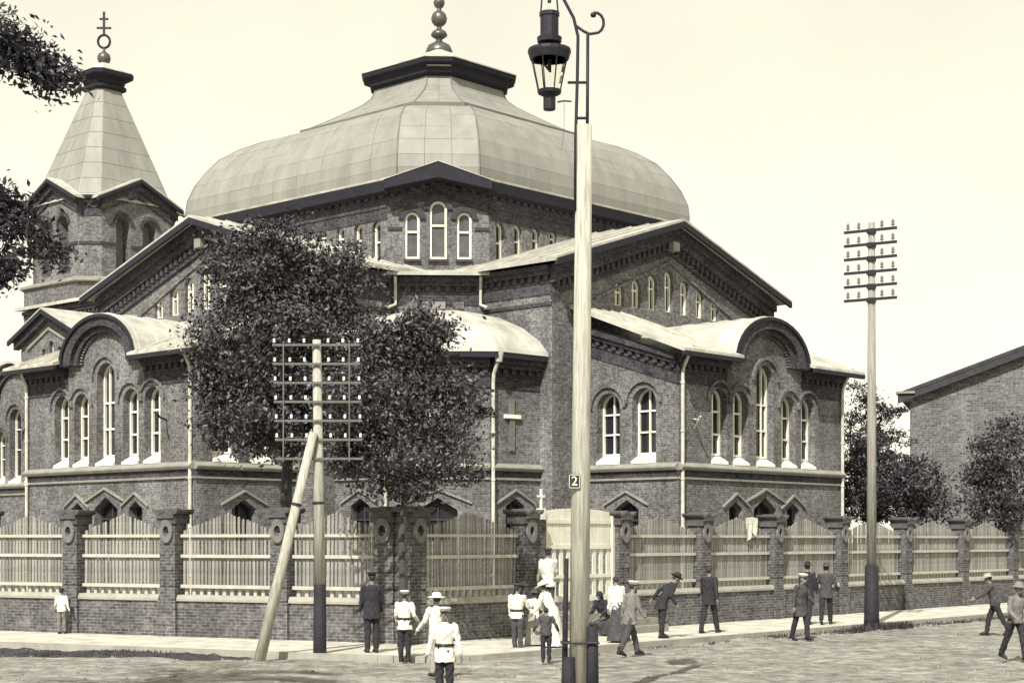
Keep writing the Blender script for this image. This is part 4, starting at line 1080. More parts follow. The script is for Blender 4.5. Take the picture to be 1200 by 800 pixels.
def crown_points(blobs, n, clump=.28, per=26, shell=.55):
    """clumps of leaves spread through ellipsoids, denser towards their skins"""
    vol = np.array([b[3] * b[4] * b[5] for b in blobs]) ** .8; vol /= vol.sum(); out = []
    for b, fr in zip(blobs, vol):
        k = max(1, int(n * fr / per))
        dr = rng.normal(size=(k, 3)); dr /= np.linalg.norm(dr, axis=1)[:, None]
        rad = rng.uniform(shell ** 3, 1.0, k) ** (1 / 3.)
        lump = 1 + .16 * np.sin(dr[:, 0] * 6 + b[0] * 3) * np.cos(dr[:, 2] * 7 + b[2])
        c = np.array(b[:3]) + dr * (rad * lump)[:, None] * np.array(b[3:6])
        for q in c:
            m = rng.poisson(per); s = clump * rng.uniform(.55, 1.3)
            out.append(q + rng.normal(size=(m, 3)) * np.array((s, s, s * .7)))
    return np.concatenate(out)
def limb(mb, a, b, r0, r1, sag=.12, n=5):
    a, b = Vector(a), Vector(b); pts = []
    off = Vector((random.uniform(-1, 1), random.uniform(-1, 1), random.uniform(0, 1))) * (b - a).length * sag
    for i in range(n + 1):
        t = i / n; pts.append(a.lerp(b, t) + off * math.sin(math.pi * t))
    mb.tube(pts, [r0 + (r1 - r0) * i / n for i in range(n + 1)], 7)
def tree(name, base, label, trunk, blobs, nleaf, size, m='leaf', clump=.28, per=26, group=None, aspect=.5, cat='tree', extra=None, droop=None, shell=.55):
    root = empty(name, base, 0, label, cat, group)
    mb = MB(); h, r0 = trunk; top = Vector((0.05, 0, h))
    mb.tube([(0, 0, -.1), (.03, .02, h * .3), (-.03, 0, h * .7), tuple(top)], [r0 * 1.35, r0, r0 * .85, r0 * .7], 9)
    for b in blobs:
        c = Vector(b[:3]); k = 3 if max(b[3:6]) > .8 else 2
        limb(mb, (top.x, top.y, max(h * .75, min(h, c.z - b[5]))), c, r0 * .55, r0 * .2)
        for _ in range(k + 1):
            d = Vector(rng.normal(size=3)).normalized(); limb(mb, c - (c - top).normalized() * .3, c + Vector((d.x * b[3], d.y * b[4], d.z * b[5])) * .85, r0 * .2, r0 * .06)
    mb.build('trunk', 'bark', root, smooth=True, uv=False)
    sat = []
    for b in blobs:
        for _ in range(4):
            d = rng.normal(size=3); d /= np.linalg.norm(d); f = rng.uniform(.22, .42); e = rng.uniform(.9, 1.12)
            sat.append((b[0] + d[0] * b[3] * e, b[1] + d[1] * b[4] * e, b[2] + d[2] * b[5] * e, b[3] * f * 1.3, b[4] * f * 1.3, b[5] * f * .8))
    pts = np.concatenate([crown_points(blobs, int(nleaf * .62), clump, per, shell), crown_points(sat, int(nleaf * .38), clump * .6, per, .2)])
    o = bpy.data.objects.new('crown', leaf_mesh('crown', pts, size, m, aspect, droop)); link(o, root)
    return root
def blob(px, py, r, Y, base, dy=0.0, ry=None, flat=1.0):      # crown lobe from its place in the view at depth Y
    k = Y / 1940.; x = (px - 600) * k; z = CAM_H + (632 - py) * k
    return (x - base[0], dy, z - base[2], r * k, (ry or r * k), r * k * flat)

B1 = (-6.3, 46.3, .05)
tree('broadleaf_tree', B1, 'largest dark leafy tree, rising behind the insulator rack inside the fence', (5.2, .2),
     [blob(325, 325, 62, 46.3, B1, .3), blob(298, 400, 70, 46.3, B1, -.4), blob(372, 385, 68, 46.3, B1, .2), blob(262, 470, 42, 46.3, B1, .3), blob(340, 478, 60, 46.3, B1, -.5), blob(258, 395, 36, 46.3, B1), blob(402, 322, 34, 46.3, B1, .4), blob(282, 318, 40, 46.3, B1, -.2), blob(300, 505, 36, 46.3, B1), blob(395, 450, 45, 46.3, B1, .5), blob(380, 500, 36, 46.3, B1, .3), blob(420, 410, 34, 46.3, B1, .6), blob(345, 290, 28, 46.3, B1), blob(415, 505, 26, 46.3, B1)],
     52000, .13, clump=.3, per=46, shell=.4)
B2 = (-2.62, 39.7, .1)
tree('broadleaf_tree', B2, 'smaller dark leafy street tree standing at the fence corner pillar', (3.6, .105),
     [blob(402, 462, 26, 39.7, B2, .2), blob(400, 520, 24, 39.7, B2, -.2), blob(478, 425, 52, 39.7, B2, .2), blob(432, 470, 48, 39.7, B2, -.2), blob(520, 478, 42, 39.7, B2, .3), blob(470, 525, 55, 39.7, B2, -.3), blob(505, 392, 30, 39.7, B2), blob(425, 535, 38, 39.7, B2, .2), blob(532, 530, 28, 39.7, B2, -.2), blob(546, 458, 16, 39.7, B2), blob(455, 395, 26, 39.7, B2), blob(545, 555, 12, 39.7, B2), blob(490, 566, 24, 39.7, B2)],
     33000, .112, clump=.25, per=42, shell=.4)
# conifer and shrubs beyond the fence on the right
B5 = (15.7, 72, .05)
tree('conifer_tree', B5, 'dark layered evergreen between the church and the brick building', (3.2, .16),
     [blob(1012, 462, 17, 72, B5, 0, flat=.9), blob(1000, 490, 17, 72, B5, .3, flat=.6), blob(1032, 486, 20, 72, B5, -.2, flat=.6), blob(1012, 512, 28, 72, B5, .2, flat=.6), blob(1044, 515, 20, 72, B5, 0, flat=.55), blob(996, 540, 20, 72, B5, .3, flat=.6), blob(1024, 548, 36, 72, B5, -.2, flat=.6), blob(1052, 552, 18, 72, B5, 0, flat=.5), blob(1010, 585, 34, 72, B5, .3, flat=.7), blob(1040, 590, 34, 72, B5, -.3, flat=.7)],
     15000, .17, 'needle', .2, 22, aspect=.35)
B3 = (17.6, 68, .05)
tree('leafy_shrub', B3, 'low dark shrub beside the conifer, behind the right-hand fence', (1.5, .08), [blob(1030, 545, 34, 68, B3, 1.5), blob(1010, 580, 30, 68, B3, 1.2), blob(1078, 560, 30, 68, B3), blob(1062, 590, 26, 68, B3, .3), blob(1095, 592, 24, 68, B3, -.2), blob(1040, 575, 26, 68, B3)], 11000, .15, 'leaf_bush', .2, 20, cat='shrub')
B4 = (20.4, 68, .05)
tree('leafy_shrub', B4, 'tall leafy shrub against the brick building at the right edge', (2.6, .1), [blob(1172, 530, 36, 68, B4), blob(1195, 565, 42, 68, B4, .3), blob(1150, 580, 34, 68, B4, -.2), blob(1165, 600, 34, 68, B4), blob(1210, 520, 34, 68, B4)], 12000, .15, 'leaf_bush', .22, 20, cat='shrub')

# tree standing left of the view, two of its boughs reach in
def near_tree():
    base = (-9.4, 23.0, 0); root = empty('street_tree', base, 0, 'dark tree at the left edge whose leafy boughs hang into view', 'tree')
    mb = MB(); mb.tube([(0, 0, -.1), (.1, 0, 2.5), (-.05, .1, 5.2), (.2, 0, 8), (.1, 0, 11)], [.3, .25, .2, .14, .05], 10)
    Y = 23.0; k = Y / 1940.
    pt = lambda px, py, dy=0: Vector(((px - 600) * k - base[0], dy, CAM_H + (632 - py) * k))
    boughs = [[pt(-190, 80), pt(-90, 0), pt(0, 38), pt(52, 72), pt(86, 96)], [pt(-190, 170), pt(-60, 60), pt(20, 66), pt(60, 100, .3)], [pt(-190, 330), pt(-80, 240), pt(10, 262), pt(50, 285), pt(74, 300)], [pt(-190, 350), pt(-80, 300), pt(0, 320), pt(30, 310, -.3)], [pt(-190, 300), pt(-70, 210), pt(-10, 225), pt(30, 250, .2)],
              [pt(-190, 160), pt(-140, -80), pt(-60, -140), pt(20, -90)], [pt(-190, 60), pt(-260, -120), pt(-340, -160)], [pt(-190, 200), pt(-300, 100), pt(-380, 90)], [pt(-190, 320), pt(-300, 260), pt(-370, 300)], [pt(-190, 100), pt(-170, 0, 1.5), pt(-150, -60, 2.4)], [pt(-190, 250), pt(-150, 200, 1.4), pt(-120, 190, 2.4)], [pt(-190, 150), pt(-200, 80, -1.5), pt(-210, 60, -2.3)]]
    P = []; D = []
    for bi, b in enumerate(boughs):
        mb.tube([tuple(p) for p in b], [.07 * (1 - i / len(b)) + .008 for i in range(len(b))], 6)
        sp_ = .2 if bi < 6 else .5
        for i in range(1, len(b)):
            L = (b[i] - b[i - 1]).length; n = int(L * (900 if bi < 6 else 300))
            t = rng.uniform(0, 1, n)[:, None]; c = np.array(b[i - 1]) * (1 - t) + np.array(b[i]) * t
            wd = sp_ * (1.15 - .5 * (i / (len(b) - 1)))
            # twigs leave the bough; leaflets follow the twigs
            P.append(c + rng.normal(size=(n, 3)) * np.array((wd, wd * 1.2, wd * .95)))
    mb.build('trunk', 'bark', root, smooth=True, uv=False)
    o = bpy.data.objects.new('crown', leaf_mesh('crown', np.concatenate(P), .105, 'leaf_near', .42, .25)); link(o, root)
near_tree()

# ================================================================== WEEDS AND STONES
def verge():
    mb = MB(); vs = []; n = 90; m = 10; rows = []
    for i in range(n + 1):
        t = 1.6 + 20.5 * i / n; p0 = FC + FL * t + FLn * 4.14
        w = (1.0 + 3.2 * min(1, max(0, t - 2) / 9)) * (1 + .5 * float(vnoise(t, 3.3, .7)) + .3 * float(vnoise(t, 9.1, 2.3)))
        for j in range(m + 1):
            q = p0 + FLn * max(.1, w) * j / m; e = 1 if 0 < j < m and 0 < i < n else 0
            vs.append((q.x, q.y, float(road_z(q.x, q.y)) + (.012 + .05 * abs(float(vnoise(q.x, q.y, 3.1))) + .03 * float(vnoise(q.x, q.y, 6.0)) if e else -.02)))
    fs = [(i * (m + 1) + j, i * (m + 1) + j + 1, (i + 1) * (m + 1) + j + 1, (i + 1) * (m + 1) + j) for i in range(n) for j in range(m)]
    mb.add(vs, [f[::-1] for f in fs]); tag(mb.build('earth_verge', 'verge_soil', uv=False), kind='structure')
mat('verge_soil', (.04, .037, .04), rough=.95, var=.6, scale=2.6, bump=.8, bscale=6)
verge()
def scatter_blades(name, label, spots, m):
    V = []; Fc = []
    for (x, y, n, sx, sy, h, tx, ty) in spots:
        for _ in range(n):
            a, b = rng.normal(0, .5, 2)
            cx, cy = x + a * sx * tx - b * sy * ty, y + a * sx * ty + b * sy * tx
            t = rng.uniform(0, 2 * math.pi); hh = h * rng.uniform(.3, 1.15); w = rng.uniform(.012, .035); ln = rng.uniform(.0, .8) * hh
            o = len(V); V += [(cx - math.sin(t) * w, cy + math.cos(t) * w, -.04), (cx + math.sin(t) * w, cy - math.cos(t) * w, -.04), (cx + math.cos(t) * ln, cy + math.sin(t) * ln, hh - .03)]
            Fc.append((o, o + 1, o + 2))
    mb = MB(); mb.v = V; mb.f = Fc
    return tag(mb.build(name, m, uv=False), label, 'weeds', kind='stuff')
sp1 = []
for i in range(260):
    t = 20 - 17.5 * rng.uniform(0, 1) ** .8; o = rng.uniform(4.25, 5.0 + 3.2 * min(1, t / 14)); p = FC + FL * t + FLn * o
    if float(vnoise(p.x, p.y, .55)) < -.15: continue
    sp1.append((p.x, p.y, int(rng.integers(8, 45)), rng.uniform(.12, .5), .3, rng.uniform(.03, .11), FL.x, FL.y))
for i in range(14):
    t = rng.uniform(3.3, 5.4); p = FC + FL * t + FLn * rng.uniform(4.2, 5.4); sp1.append((p.x, p.y, 40, .8, .3, .1, FL.x, FL.y))
scatter_blades('roadside_weeds', 'ragged dark weeds along the road edge on the left', sp1, 'weed')
sp2 = []
for i in range(60):
    t = rng.uniform(3, 38); p = FC + FR * t + FRn * rng.uniform(4.15, 4.9); sp2.append((p.x, p.y, int(rng.integers(15, 45)), rng.uniform(.3, .9), .14, rng.uniform(.05, .13), FR.x, FR.y))
for i in range(16):
    p = Vector((10.84, 49.7)) + FR * rng.normal(0, .8) + FRn * rng.uniform(.1, .6); sp2.append((p.x, p.y, 70, .5, .18, .22, FR.x, FR.y))
scatter_blades('pavement_weeds', 'thin weeds along the right-hand pavement edge', sp2, 'weed')
def stones():
    mb = MB()
    for i in range(1300):
        y = rng.uniform(27, 56); x = rng.uniform(-.34, .34) * y
        d1 = (Vector((x, y)) - FC).dot(FRn); d2 = (Vector((x, y)) - FC).dot(FLn)
        if max(d1, d2) < 4.3: continue
        s = rng.uniform(.018, .055) * (1.6 if rng.random() < .08 else 1); z = float(road_z(x, y))
        q = [(x + s * math.cos(a) * rng.uniform(.7, 1.2), y + s * math.sin(a) * rng.uniform(.7, 1.2)) for a in [k * math.pi / 2.5 for k in range(5)]]
        mb.add([(a, b, z - .02) for a, b in q] + [((a - x) * .6 + x, (b - y) * .6 + y, z + s * .75) for a, b in q], [(0, 1, 6, 5), (1, 2, 7, 6), (2, 3, 8, 7), (3, 4, 9, 8), (4, 0, 5, 9), (5, 6, 7, 8, 9)])
    tag(mb.build('road_stones', 'pebble', uv=False), 'loose stones strewn over the dirt road', 'stones', kind='stuff')
stones()

# ================================================================== PEOPLE
PENDING = []                                   # (object, voxel size) to be fused into one skin
def ellipsoid(mb, c, r, rot=None, n=10, m=7):
    vs = []; fs = []
    for i in range(m + 1):
        th = math.pi * i / m
        for j in range(n):
            ph = 2 * math.pi * j / n
            v = Vector((r[0] * math.sin(th) * math.cos(ph), r[1] * math.sin(th) * math.sin(ph), r[2] * math.cos(th)))
            if rot is not None: v = rot @ v
            vs.append(tuple(Vector(c) + v))
    for i in range(m):
        for j in range(n):
            j2 = (j + 1) % n; fs.append((i * n + j, (i + 1) * n + j, (i + 1) * n + j2, i * n + j2))
    mb.add(vs, fs)
def capsule(mb, a, b, r0, r1, n=9):
    a, b = Vector(a), Vector(b); d = (b - a)
    if d.length < 1e-5: return
    u = d.normalized(); pts = []; rs = []
    for t in (-.95, -.7, -.35): pts.append(a + u * r0 * t); rs.append(r0 * math.sqrt(1 - t * t))
    for t in (0, .5, 1): pts.append(a.lerp(b, t)); rs.append(r0 + (r1 - r0) * t)
    for t in (.35, .7, .95): pts.append(b + u * r1 * t); rs.append(r1 * math.sqrt(1 - t * t))
    mb.tube(pts, rs, n)
def ring_loft(mb, rings, n=14):                # rings: (centre, right axis, fwd axis, a, b)
    R_ = []
    for c, x, y, a, b in rings:
        R_.append([tuple(Vector(c) + x * a * math.cos(2 * math.pi * k / n) + y * b * math.sin(2 * math.pi * k / n)) for k in range(n)])
    mb.loft(R_)

def person(label, loc, face, h=1.7, top='cloth_white', bottom='cloth_black', hat='cap', hatmat='cloth_white', belt=False, lean=0, head=0, headyaw=0,
           legL=(0, 0), legR=(0, 0), armL=(8, 6, 12), armR=(8, 6, 12), coat=0.0, skirt=False, crouch=None, side=0, beard=False, group='people in the street'):
    """face: heading in degrees, 0 = away from the camera (+Y), anticlockwise.  Angles in degrees; legs (thigh forward, knee bend), arms (forward, outward, elbow)."""
    root = empty('person', loc, R(face), label, 'person', group)
    k = h / 1.72
    V = Vector; X = V((1, 0, 0))
    hip = V((0, 0, .93))
    T = Matrix.Rotation(R(-lean), 3, 'X') @ Matrix.Rotation(R(side), 3, 'Y')
    def up(p): return hip + T @ (V(p) - hip)                # points of the upper body follow the lean
    def leg(sx, th, kn):
        h0 = hip + V((sx * .095, 0, -.02)); a = R(th); b = R(th - kn)
        kn_ = h0 + V((0, math.sin(a) * .44, -math.cos(a) * .44)); an = kn_ + V((0, math.sin(b) * .42, -math.cos(b) * .42))
        return h0, kn_, an, b
    def arm(sx, fw, out, el):
        s0 = up((sx * .19, 0, 1.41))
        M = T @ Matrix.Rotation(R(-out * sx), 3, 'Y') @ Matrix.Rotation(R(fw), 3, 'X')
        e = s0 + M @ V((0, 0, -.29)); M2 = M @ Matrix.Rotation(R(el), 3, 'X')
        w = e + M2 @ V((0, 0, -.255)); return s0, e, w, M2
    LL, LR = leg(-1, *legL), leg(1, *legR); AL, AR = arm(-1, *armL), arm(1, *armR)
    low = min(LL[2].z, LR[2].z) - .075
    sh = V((0, 0, -low))
    nk = up((0, 0, 1.45)); TH = T @ Matrix.Rotation(R(-head), 3, 'X') @ Matrix.Rotation(R(headyaw), 3, 'Z')
    hc = nk + TH @ V((0, .025, .155))
    tx, ty = T @ V((1, 0, 0)), T @ V((0, 1, 0))
    fin = lambda mb: [tuple((V(v) + sh) * k) for v in mb.v]
    def emit(name, mb, m, vox, smooth=True):
        mb.v = fin(mb); o = mb.build(name, m, root, smooth=smooth, uv=False)
        if vox: PENDING.append((o, vox))
        return o
    # ---- body: one fused figure
    b = MB()
    ring_loft(b, [(hip + V((0, 0, -.1)), X, V((0, 1, 0)), .12, .09), (hip, X, V((0, 1, 0)), .16, .11), (up((0, 0, 1.08)), tx, ty, .135, .095), (up((0, .01, 1.28)), tx, ty, .165, .11), (up((0, 0, 1.40)), tx, ty, .17, .09), (up((0, 0, 1.455)), tx, ty, .08, .065)])
    capsule(b, nk - (hc - nk) * .2, nk.lerp(hc, .6), .058, .055)
    ellipsoid(b, hc + TH @ V((0, -.012, .03)), (.076, .094, .092), TH); ellipsoid(b, hc + TH @ V((0, .018, -.045)), (.06, .07, .075), TH)
    b.tube([tuple(hc + TH @ V(q)) for q in ((0, .09, .03), (0, .112, -.005), (0, .118, -.022), (0, .088, -.035))], [.012, .017, .018, .01], 6)
    ellipsoid(b, hc + TH @ V((0, .084, -.062)), (.026, .012, .01), TH, 8, 5)
    for sx in (-1, 1):
        ellipsoid(b, hc + TH @ V((sx * .08, -.01, -.002)), (.013, .022, .034), TH, 8, 5)
        ellipsoid(b, hc + TH @ V((sx * .03, .08, .028)), (.026, .014, .009), TH, 8, 5)
    for h0, kn_, an, bb in (LL, LR):
        capsule(b, h0, kn_, .082, .055); capsule(b, kn_, an, .056, .036)
    for sx, (s0, e, w, M2) in ((-1, AL), (1, AR)):
        capsule(b, s0, e, .048, .038); capsule(b, e, w, .038, .026)
        pc = w + M2 @ V((0, 0, -.045)); ellipsoid(b, pc, (.02, .042, .052), M2, 8, 6)
        for q, (dy, l) in enumerate(((.033, .068), (.012, .08), (-.01, .076), (-.031, .06))):
            a0 = pc + M2 @ V((0, dy, -.035)); a1 = a0 + M2 @ V((-sx * .006, dy * .1, -l * .55)); a2 = a1 + M2 @ V((-sx * .022, 0, -l * .5))
            capsule(b, a0, a1, .0105, .0095, 6); capsule(b, a1, a2, .0095, .008, 6)
        t0 = pc + M2 @ V((0, .035, .01)); t1 = t0 + M2 @ V((-sx * .01, .03, -.03)); capsule(b, t0, t1, .013, .011, 6); capsule(b, t1, t1 + M2 @ V((-sx * .008, .004, -.032)), .011, .009, 6)
    body = emit('body', b, 'skin', .0125 * k)
    # ---- eyes, hair
    for sx in (-1, 1):
        e_ = MB(); ellipsoid(e_, hc + TH @ V((sx * .03, .078, .012)), (.013, .008, .007), TH, 8, 5); emit('eye', e_, 'leather', 0)
    hr = MB()
    ellipsoid(hr, hc + TH @ V((0, -.028, .042)), (.082, .09, .092), TH, 12, 8)
    if beard: ellipsoid(hr, hc + TH @ V((0, .06, -.085)), (.05, .042, .06), TH)
    emit('hair', hr, 'hair', 0)
    # ---- trousers or skirt
    t = MB()
    if skirt:
        kn = (LL[1] + LR[1]) / 2; an = (LL[2] + LR[2]) / 2
        R0 = [(hip + V((0, 0, .12)), .14, .11), (hip, .18, .15), (hip.lerp(kn, .5), .22, .2), (kn, .25, .23), (kn.lerp(an, .6), .29, .27), (an + V((0, 0, -.03)), .33, .3)]
        ring_loft(t, [(c, X, V((0, 1, 0)), a, b_) for c, a, b_ in R0])
    else:
        ring_loft(t, [(hip + V((0, 0, -.12)), X, V((0, 1, 0)), .15, .11), (hip, X, V((0, 1, 0)), .178, .13), (up((0, 0, 1.06)), tx, ty, .155, .115)])
        for h0, kn_, an, bb in (LL, LR):
            capsule(t, h0, kn_, .102, .078); capsule(t, kn_, an.lerp(kn_, .1), .078, .066)
    emit('skirt' if skirt else 'trousers', t, bottom, .016 * k)
    # ---- shirt / tunic / coat
    t = MB(); hz = .84 - coat
    dn = V((0, 0, -1)) if lean < 30 else (T @ V((0, 0, -1))).lerp(V((0, 0, -1)), .6)
    hem = hip + dn * (.93 - hz)
    if crouch: hem = hip + V((0, .02, -.05))
    ring_loft(t, [(hem, X, V((0, 1, 0)), .195 + coat * .16, .15 + coat * .16), (hip + V((0, 0, .0)), X, V((0, 1, 0)), .188, .142), (up((0, 0, 1.08)), tx, ty, .162 + (0 if belt else .012), .122), (up((0, .01, 1.27)), tx, ty, .19, .135), (up((0, 0, 1.39)), tx, ty, .195, .115), (up((0, 0, 1.45)), tx, ty, .11, .085), (up((0, .008, 1.485)), tx, ty, .067, .066)])
    for sx, (s0, e, w, M2) in ((-1, AL), (1, AR)):
        capsule(t, s0, e, .068, .056); capsule(t, e, w.lerp(e, .06), .056, .043)
    emit('coat' if coat > .05 else 'shirt', t, top, .015 * k)
    if belt:
        t = MB(); c0 = up((0, 0, 1.035)); c1 = up((0, 0, 1.085))
        ring_loft(t, [(c0, tx, ty, .19, .148), (c1, tx, ty, .186, .144)], 20); emit('belt', t, 'leather', 0)
        t = MB(); fx = c0.lerp(c1, .5) + ty * .15; ellipsoid(t, fx, (.028, .012, .026), T, 8, 5); emit('buckle', t, 'gilt', 0)
    # ---- shoes
    for h0, kn_, an, bb in (LL, LR):
        s = MB(); fr = V((0, math.cos(bb * .5), math.sin(bb * .5) if bb < 0 else 0)); an2 = an
        R0 = []
        for q, a, hh in ((-.07, .03, .03), (-.045, .042, .055), (.03, .043, .07), (.1, .048, .05), (.16, .046, .036), (.2, .02, .02)):
            c = an2 + fr * q + V((0, 0, -.075 + hh)); R0.append((c, X, V((0, 0, 1)), a, hh))
        ring_loft(s, R0, 10); capsule(s, an, an + V((0, 0, .09)), .046, .05)
        emit('shoe', s, 'leather', 0)
    # ---- hat
    s = MB(); hx, hy, hz_ = (TH @ V(q) for q in ((1, 0, 0), (0, 1, 0), (0, 0, 1)))
    c = hc + TH @ V((0, -.012, .07))
    if hat == 'cap':
        ring_loft(s, [(c, hx, hy, .086, .102), (c + hz_ * .035, hx, hy, .088, .104), (c + hz_ * .05, hx, hy, .118, .13), (c + hz_ * .075, hx, hy, .122, .135), (c + hz_ * .088, hx, hy, .09, .1)], 18)
        o = emit('cap', s, hatmat, 0); s = MB()
        ring_loft(s, [(c + hy * .075 + hz_ * .004, hx, hy, .07, .07), (c + hy * .085 - hz_ * .012, hx, hy, .072, .07)], 16); emit('visor', s, 'leather', 0)
    elif hat == 'hat':
        ring_loft(s, [(c - hz_ * .0, hx, hy, .16, .175), (c + hz_ * .012, hx, hy, .16, .175), (c + hz_ * .014, hx, hy, .095, .11), (c + hz_ * .1, hx, hy, .082, .1), (c + hz_ * .115, hx, hy, .05, .06)], 18); emit('hat', s, hatmat, 0)
    elif hat == 'wide':
        ring_loft(s, [(c - hz_ * .01, hx, hy, .2, .21), (c + hz_ * .005, hx, hy, .2, .21), (c + hz_ * .02, hx, hy, .1, .115), (c + hz_ * .09, hx, hy, .09, .105), (c + hz_ * .11, hx, hy, .05, .06)], 18); emit('hat', s, hatmat, 0)
    elif hat == 'scarf':
        ellipsoid(s, hc + TH @ V((0, -.022, .02)), (.1, .108, .13), TH, 14, 9); ellipsoid(s, hc + TH @ V((0, -.03, -.1)), (.085, .07, .08), TH); emit('headscarf', s, hatmat, .015 * k)
    return root
def gp_(px, fy, z=0.0):                      # ground point seen at (px, fy)
    Y = (CAM_H - z) * 1940. / (fy - 632.); return ((px - 600) * Y / 1940., Y, z)
PV = .1
person('small boy in a white shirt standing at the left fence pillar, back turned', gp_(72, 742, PV), -10, 1.2, 'cloth_white', 'cloth_grey', 'cap', 'cloth_dark', armL=(10, 16, 20), armR=(-5, 14, 10), legR=(8, 4))
person('man all in black standing on the pavement right of the tarred pole', gp_(436, 764, PV), 20, 1.76, 'cloth_black', 'cloth_black', 'cap', 'cloth_black', coat=.12, legL=(3, 2))
person('youth in white tunic, dark belt and white cap, seen from behind', gp_(474, 775), -14, 1.5, 'cloth_white', 'cloth_black', 'cap', 'cloth_white', belt=True, armL=(12, 10, 30), armR=(-8, 16, 60), coat=.06)
person('youth in belted white tunic facing the camera, nearest figure in the street', gp_(521, 823), 172, 1.5, 'cloth_white', 'cloth_black', 'cap', 'cloth_white', belt=True, armL=(4, 14, 8), armR=(-4, 14, 14), coat=.1, head=-6)
person('figure in white with a broad white hat behind the nearest youth', gp_(512, 792), 30, 1.56, 'cloth_white', 'cloth_mid', 'wide', 'cloth_white', armL=(10, 20, 30))
person('youth in white shirt and dark trousers left of the children by the gate', gp_(606, 763), -25, 1.56, 'cloth_white', 'cloth_dark', 'cap', 'cloth_dark', belt=True, armL=(10, 8, 12), armR=(30, 10, 50), legL=(6, 4))
Rgate = FC + FR * 4.62 + FRn * .62
person('man in a loose white shirt standing high on the gate steps', (Rgate.x, Rgate.y, .1 + .57), 8, 1.7, 'cloth_white', 'cloth_dark', 'cap', 'cloth_dark', coat=.12, armL=(6, 8, 10), armR=(20, 8, 40))
person('child in a white blouse and small hat among the group at the gate', gp_(626, 756, PV), -35, 1.3, 'cloth_white', 'cloth_mid', 'wide', 'cloth_dark', skirt=True, armL=(20, 12, 60), armR=(20, 12, 40))
person('woman in white with a white hat stooping beside the children', gp_(648, 758, PV), 60, 1.55, 'cloth_white', 'cloth_white', 'wide', 'cloth_white', lean=28, head=-8, skirt=True, armL=(40, 10, 30), armR=(35, 10, 30))
person('small boy in a dark waistcoat seen from behind, in front of the gate group', gp_(640, 776), 4, 1.17, 'cloth_dark', 'cloth_black', 'none', 'cloth_dark', armL=(-10, 26, 50), armR=(-10, 26, 50))
person('woman in dark headscarf sitting low on the pavement beside the lamp post', gp_(708, 744, PV), 145, 1.6, 'cloth_black', 'cloth_dark', 'scarf', 'cloth_black', lean=18, head=10, skirt=True, legL=(72, 120), legR=(78, 116), armL=(40, 6, 50), armR=(40, 6, 50), crouch=True)
person('figure in a white blouse half hidden behind the man in grey', gp_(725, 752, PV), 30, 1.62, 'cloth_white', 'cloth_dark', 'none', 'cloth_dark', lean=12, skirt=True)
person('man in grey jacket and white cap striding past the lamp post', gp_(738, 767), -60, 1.7, 'cloth_grey', 'cloth_dark', 'cap', 'cloth_white', coat=.1, lean=7, legL=(24, 10), legR=(-20, 8), armL=(-10, 10, 18), armR=(16, 10, 24), beard=True)
person('man in dark clothes bending forward towards the fence', gp_(776, 747, PV), -72, 1.74, 'cloth_black', 'cloth_black', 'hat', 'cloth_black', lean=34, head=-4, coat=.14, armL=(-28, 12, 26), armR=(8, 6, 60), legL=(4, 4), legR=(-4, 2), beard=True)
person('tall man in black walking right along the fence with legs apart', gp_(831, 741, PV), -35, 1.82, 'cloth_black', 'cloth_black', 'none', 'cloth_black', coat=.1, legL=(-16, 4), legR=(20, 4), armL=(12, 8, 14), armR=(-20, 14, 10))
person('man in dark coat and pale cap stepping off the right-hand pavement', gp_(938, 749), -140, 1.72, 'cloth_dark', 'cloth_black', 'cap', 'cloth_white', coat=.22, lean=6, legL=(18, 14), legR=(-12, 6), armL=(14, 10, 40), armR=(-8, 10, 20))
person('man in dark suit walking away, left of a pair on the pavement', gp_(946, 731, PV), -30, 1.82, 'cloth_black', 'cloth_black', 'hat', 'cloth_black', coat=.12, legL=(10, 6), legR=(-8, 4))
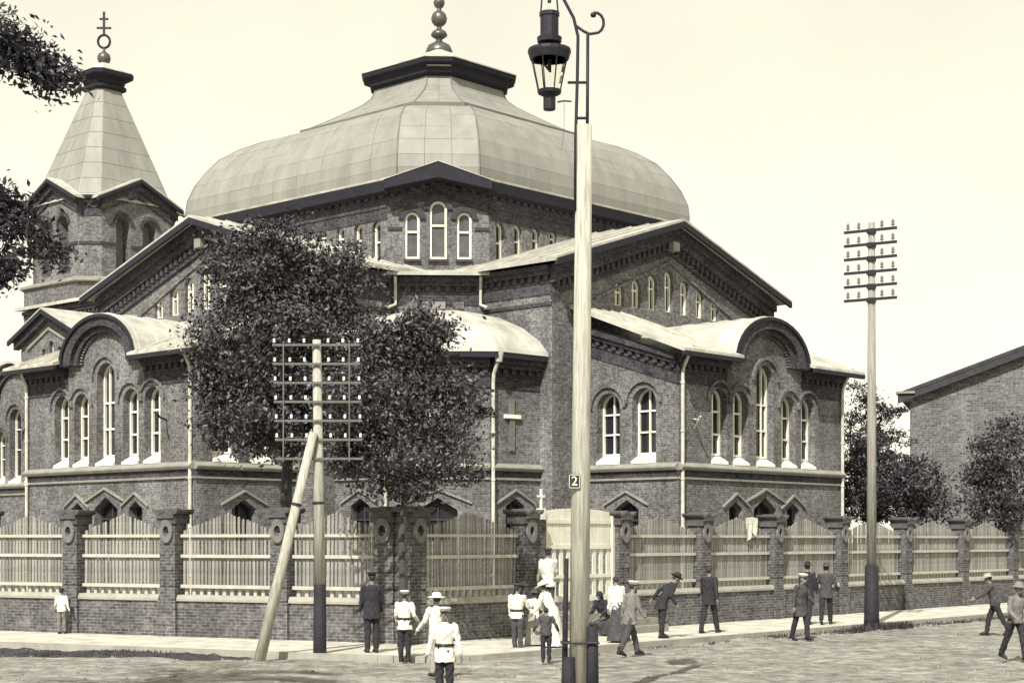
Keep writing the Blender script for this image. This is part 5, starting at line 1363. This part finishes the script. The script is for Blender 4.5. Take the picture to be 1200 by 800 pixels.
person('man in dark suit walking away, right of a pair on the pavement', gp_(968, 731, PV), -20, 1.8, 'cloth_dark', 'cloth_black', 'hat', 'cloth_dark', coat=.08, legL=(-14, 10), legR=(16, 6), armL=(8, 16, 40), armR=(8, 16, 40))
person('man in dark clothes pushing forward at the right edge, farther of two', gp_(1166, 744), 75, 1.7, 'cloth_dark', 'cloth_black', 'hat', 'cloth_mid', lean=14, legL=(-24, 6), legR=(22, 14), armL=(55, 8, 20), armR=(55, 8, 20))
person('man with pale sleeves and dark waistcoat at the right edge, nearest of two', gp_(1190, 773), 205, 1.68, 'cloth_grey', 'cloth_black', 'hat', 'cloth_grey', lean=8, legL=(18, 8), legR=(-22, 6), armL=(20, 12, 40), armR=(14, 14, 50), beard=True)

# fuse each figure's pieces into a continuous surface
for o, vox in PENDING:
    md = o.modifiers.new('fuse', 'REMESH'); md.mode = 'VOXEL'; md.voxel_size = vox; md.use_smooth_shade = True
    sm = o.modifiers.new('soften', 'SMOOTH'); sm.factor = .5; sm.iterations = 2 if 'body' in o.name else 4
bpy.context.view_layer.update()
dg = bpy.context.evaluated_depsgraph_get()
for o, vox in PENDING:
    me = bpy.data.meshes.new_from_object(o.evaluated_get(dg)); o['_new'] = me.name
for o, vox in PENDING:
    me = bpy.data.meshes[o['_new']]; del o['_new']; o.modifiers.clear(); o.data = me
    if 'body' not in o.name:                    # creases in the cloth
        nv = len(me.vertices); co = np.empty(nv * 3, dtype=np.float32); me.vertices.foreach_get('co', co); co = co.reshape(-1, 3)
        no = np.empty(nv * 3, dtype=np.float32); me.vertex_normals.foreach_get('vector', no); no = no.reshape(-1, 3)
        ph = sum(map(ord, o.name)) % 17
        d = np.sin(co[:, 2] * 34 + 5 * np.sin(co[:, 0] * 17 + ph) + 3 * np.sin(co[:, 1] * 21)) * .5 + np.sin(co[:, 0] * 46 + co[:, 2] * 13 + 4 * np.sin(co[:, 2] * 9 + ph)) * .5
        me.vertices.foreach_set('co', (co + no * (d * .0085)[:, None]).ravel())
    if len(me.polygons): me.shade_smooth()
    me.update()
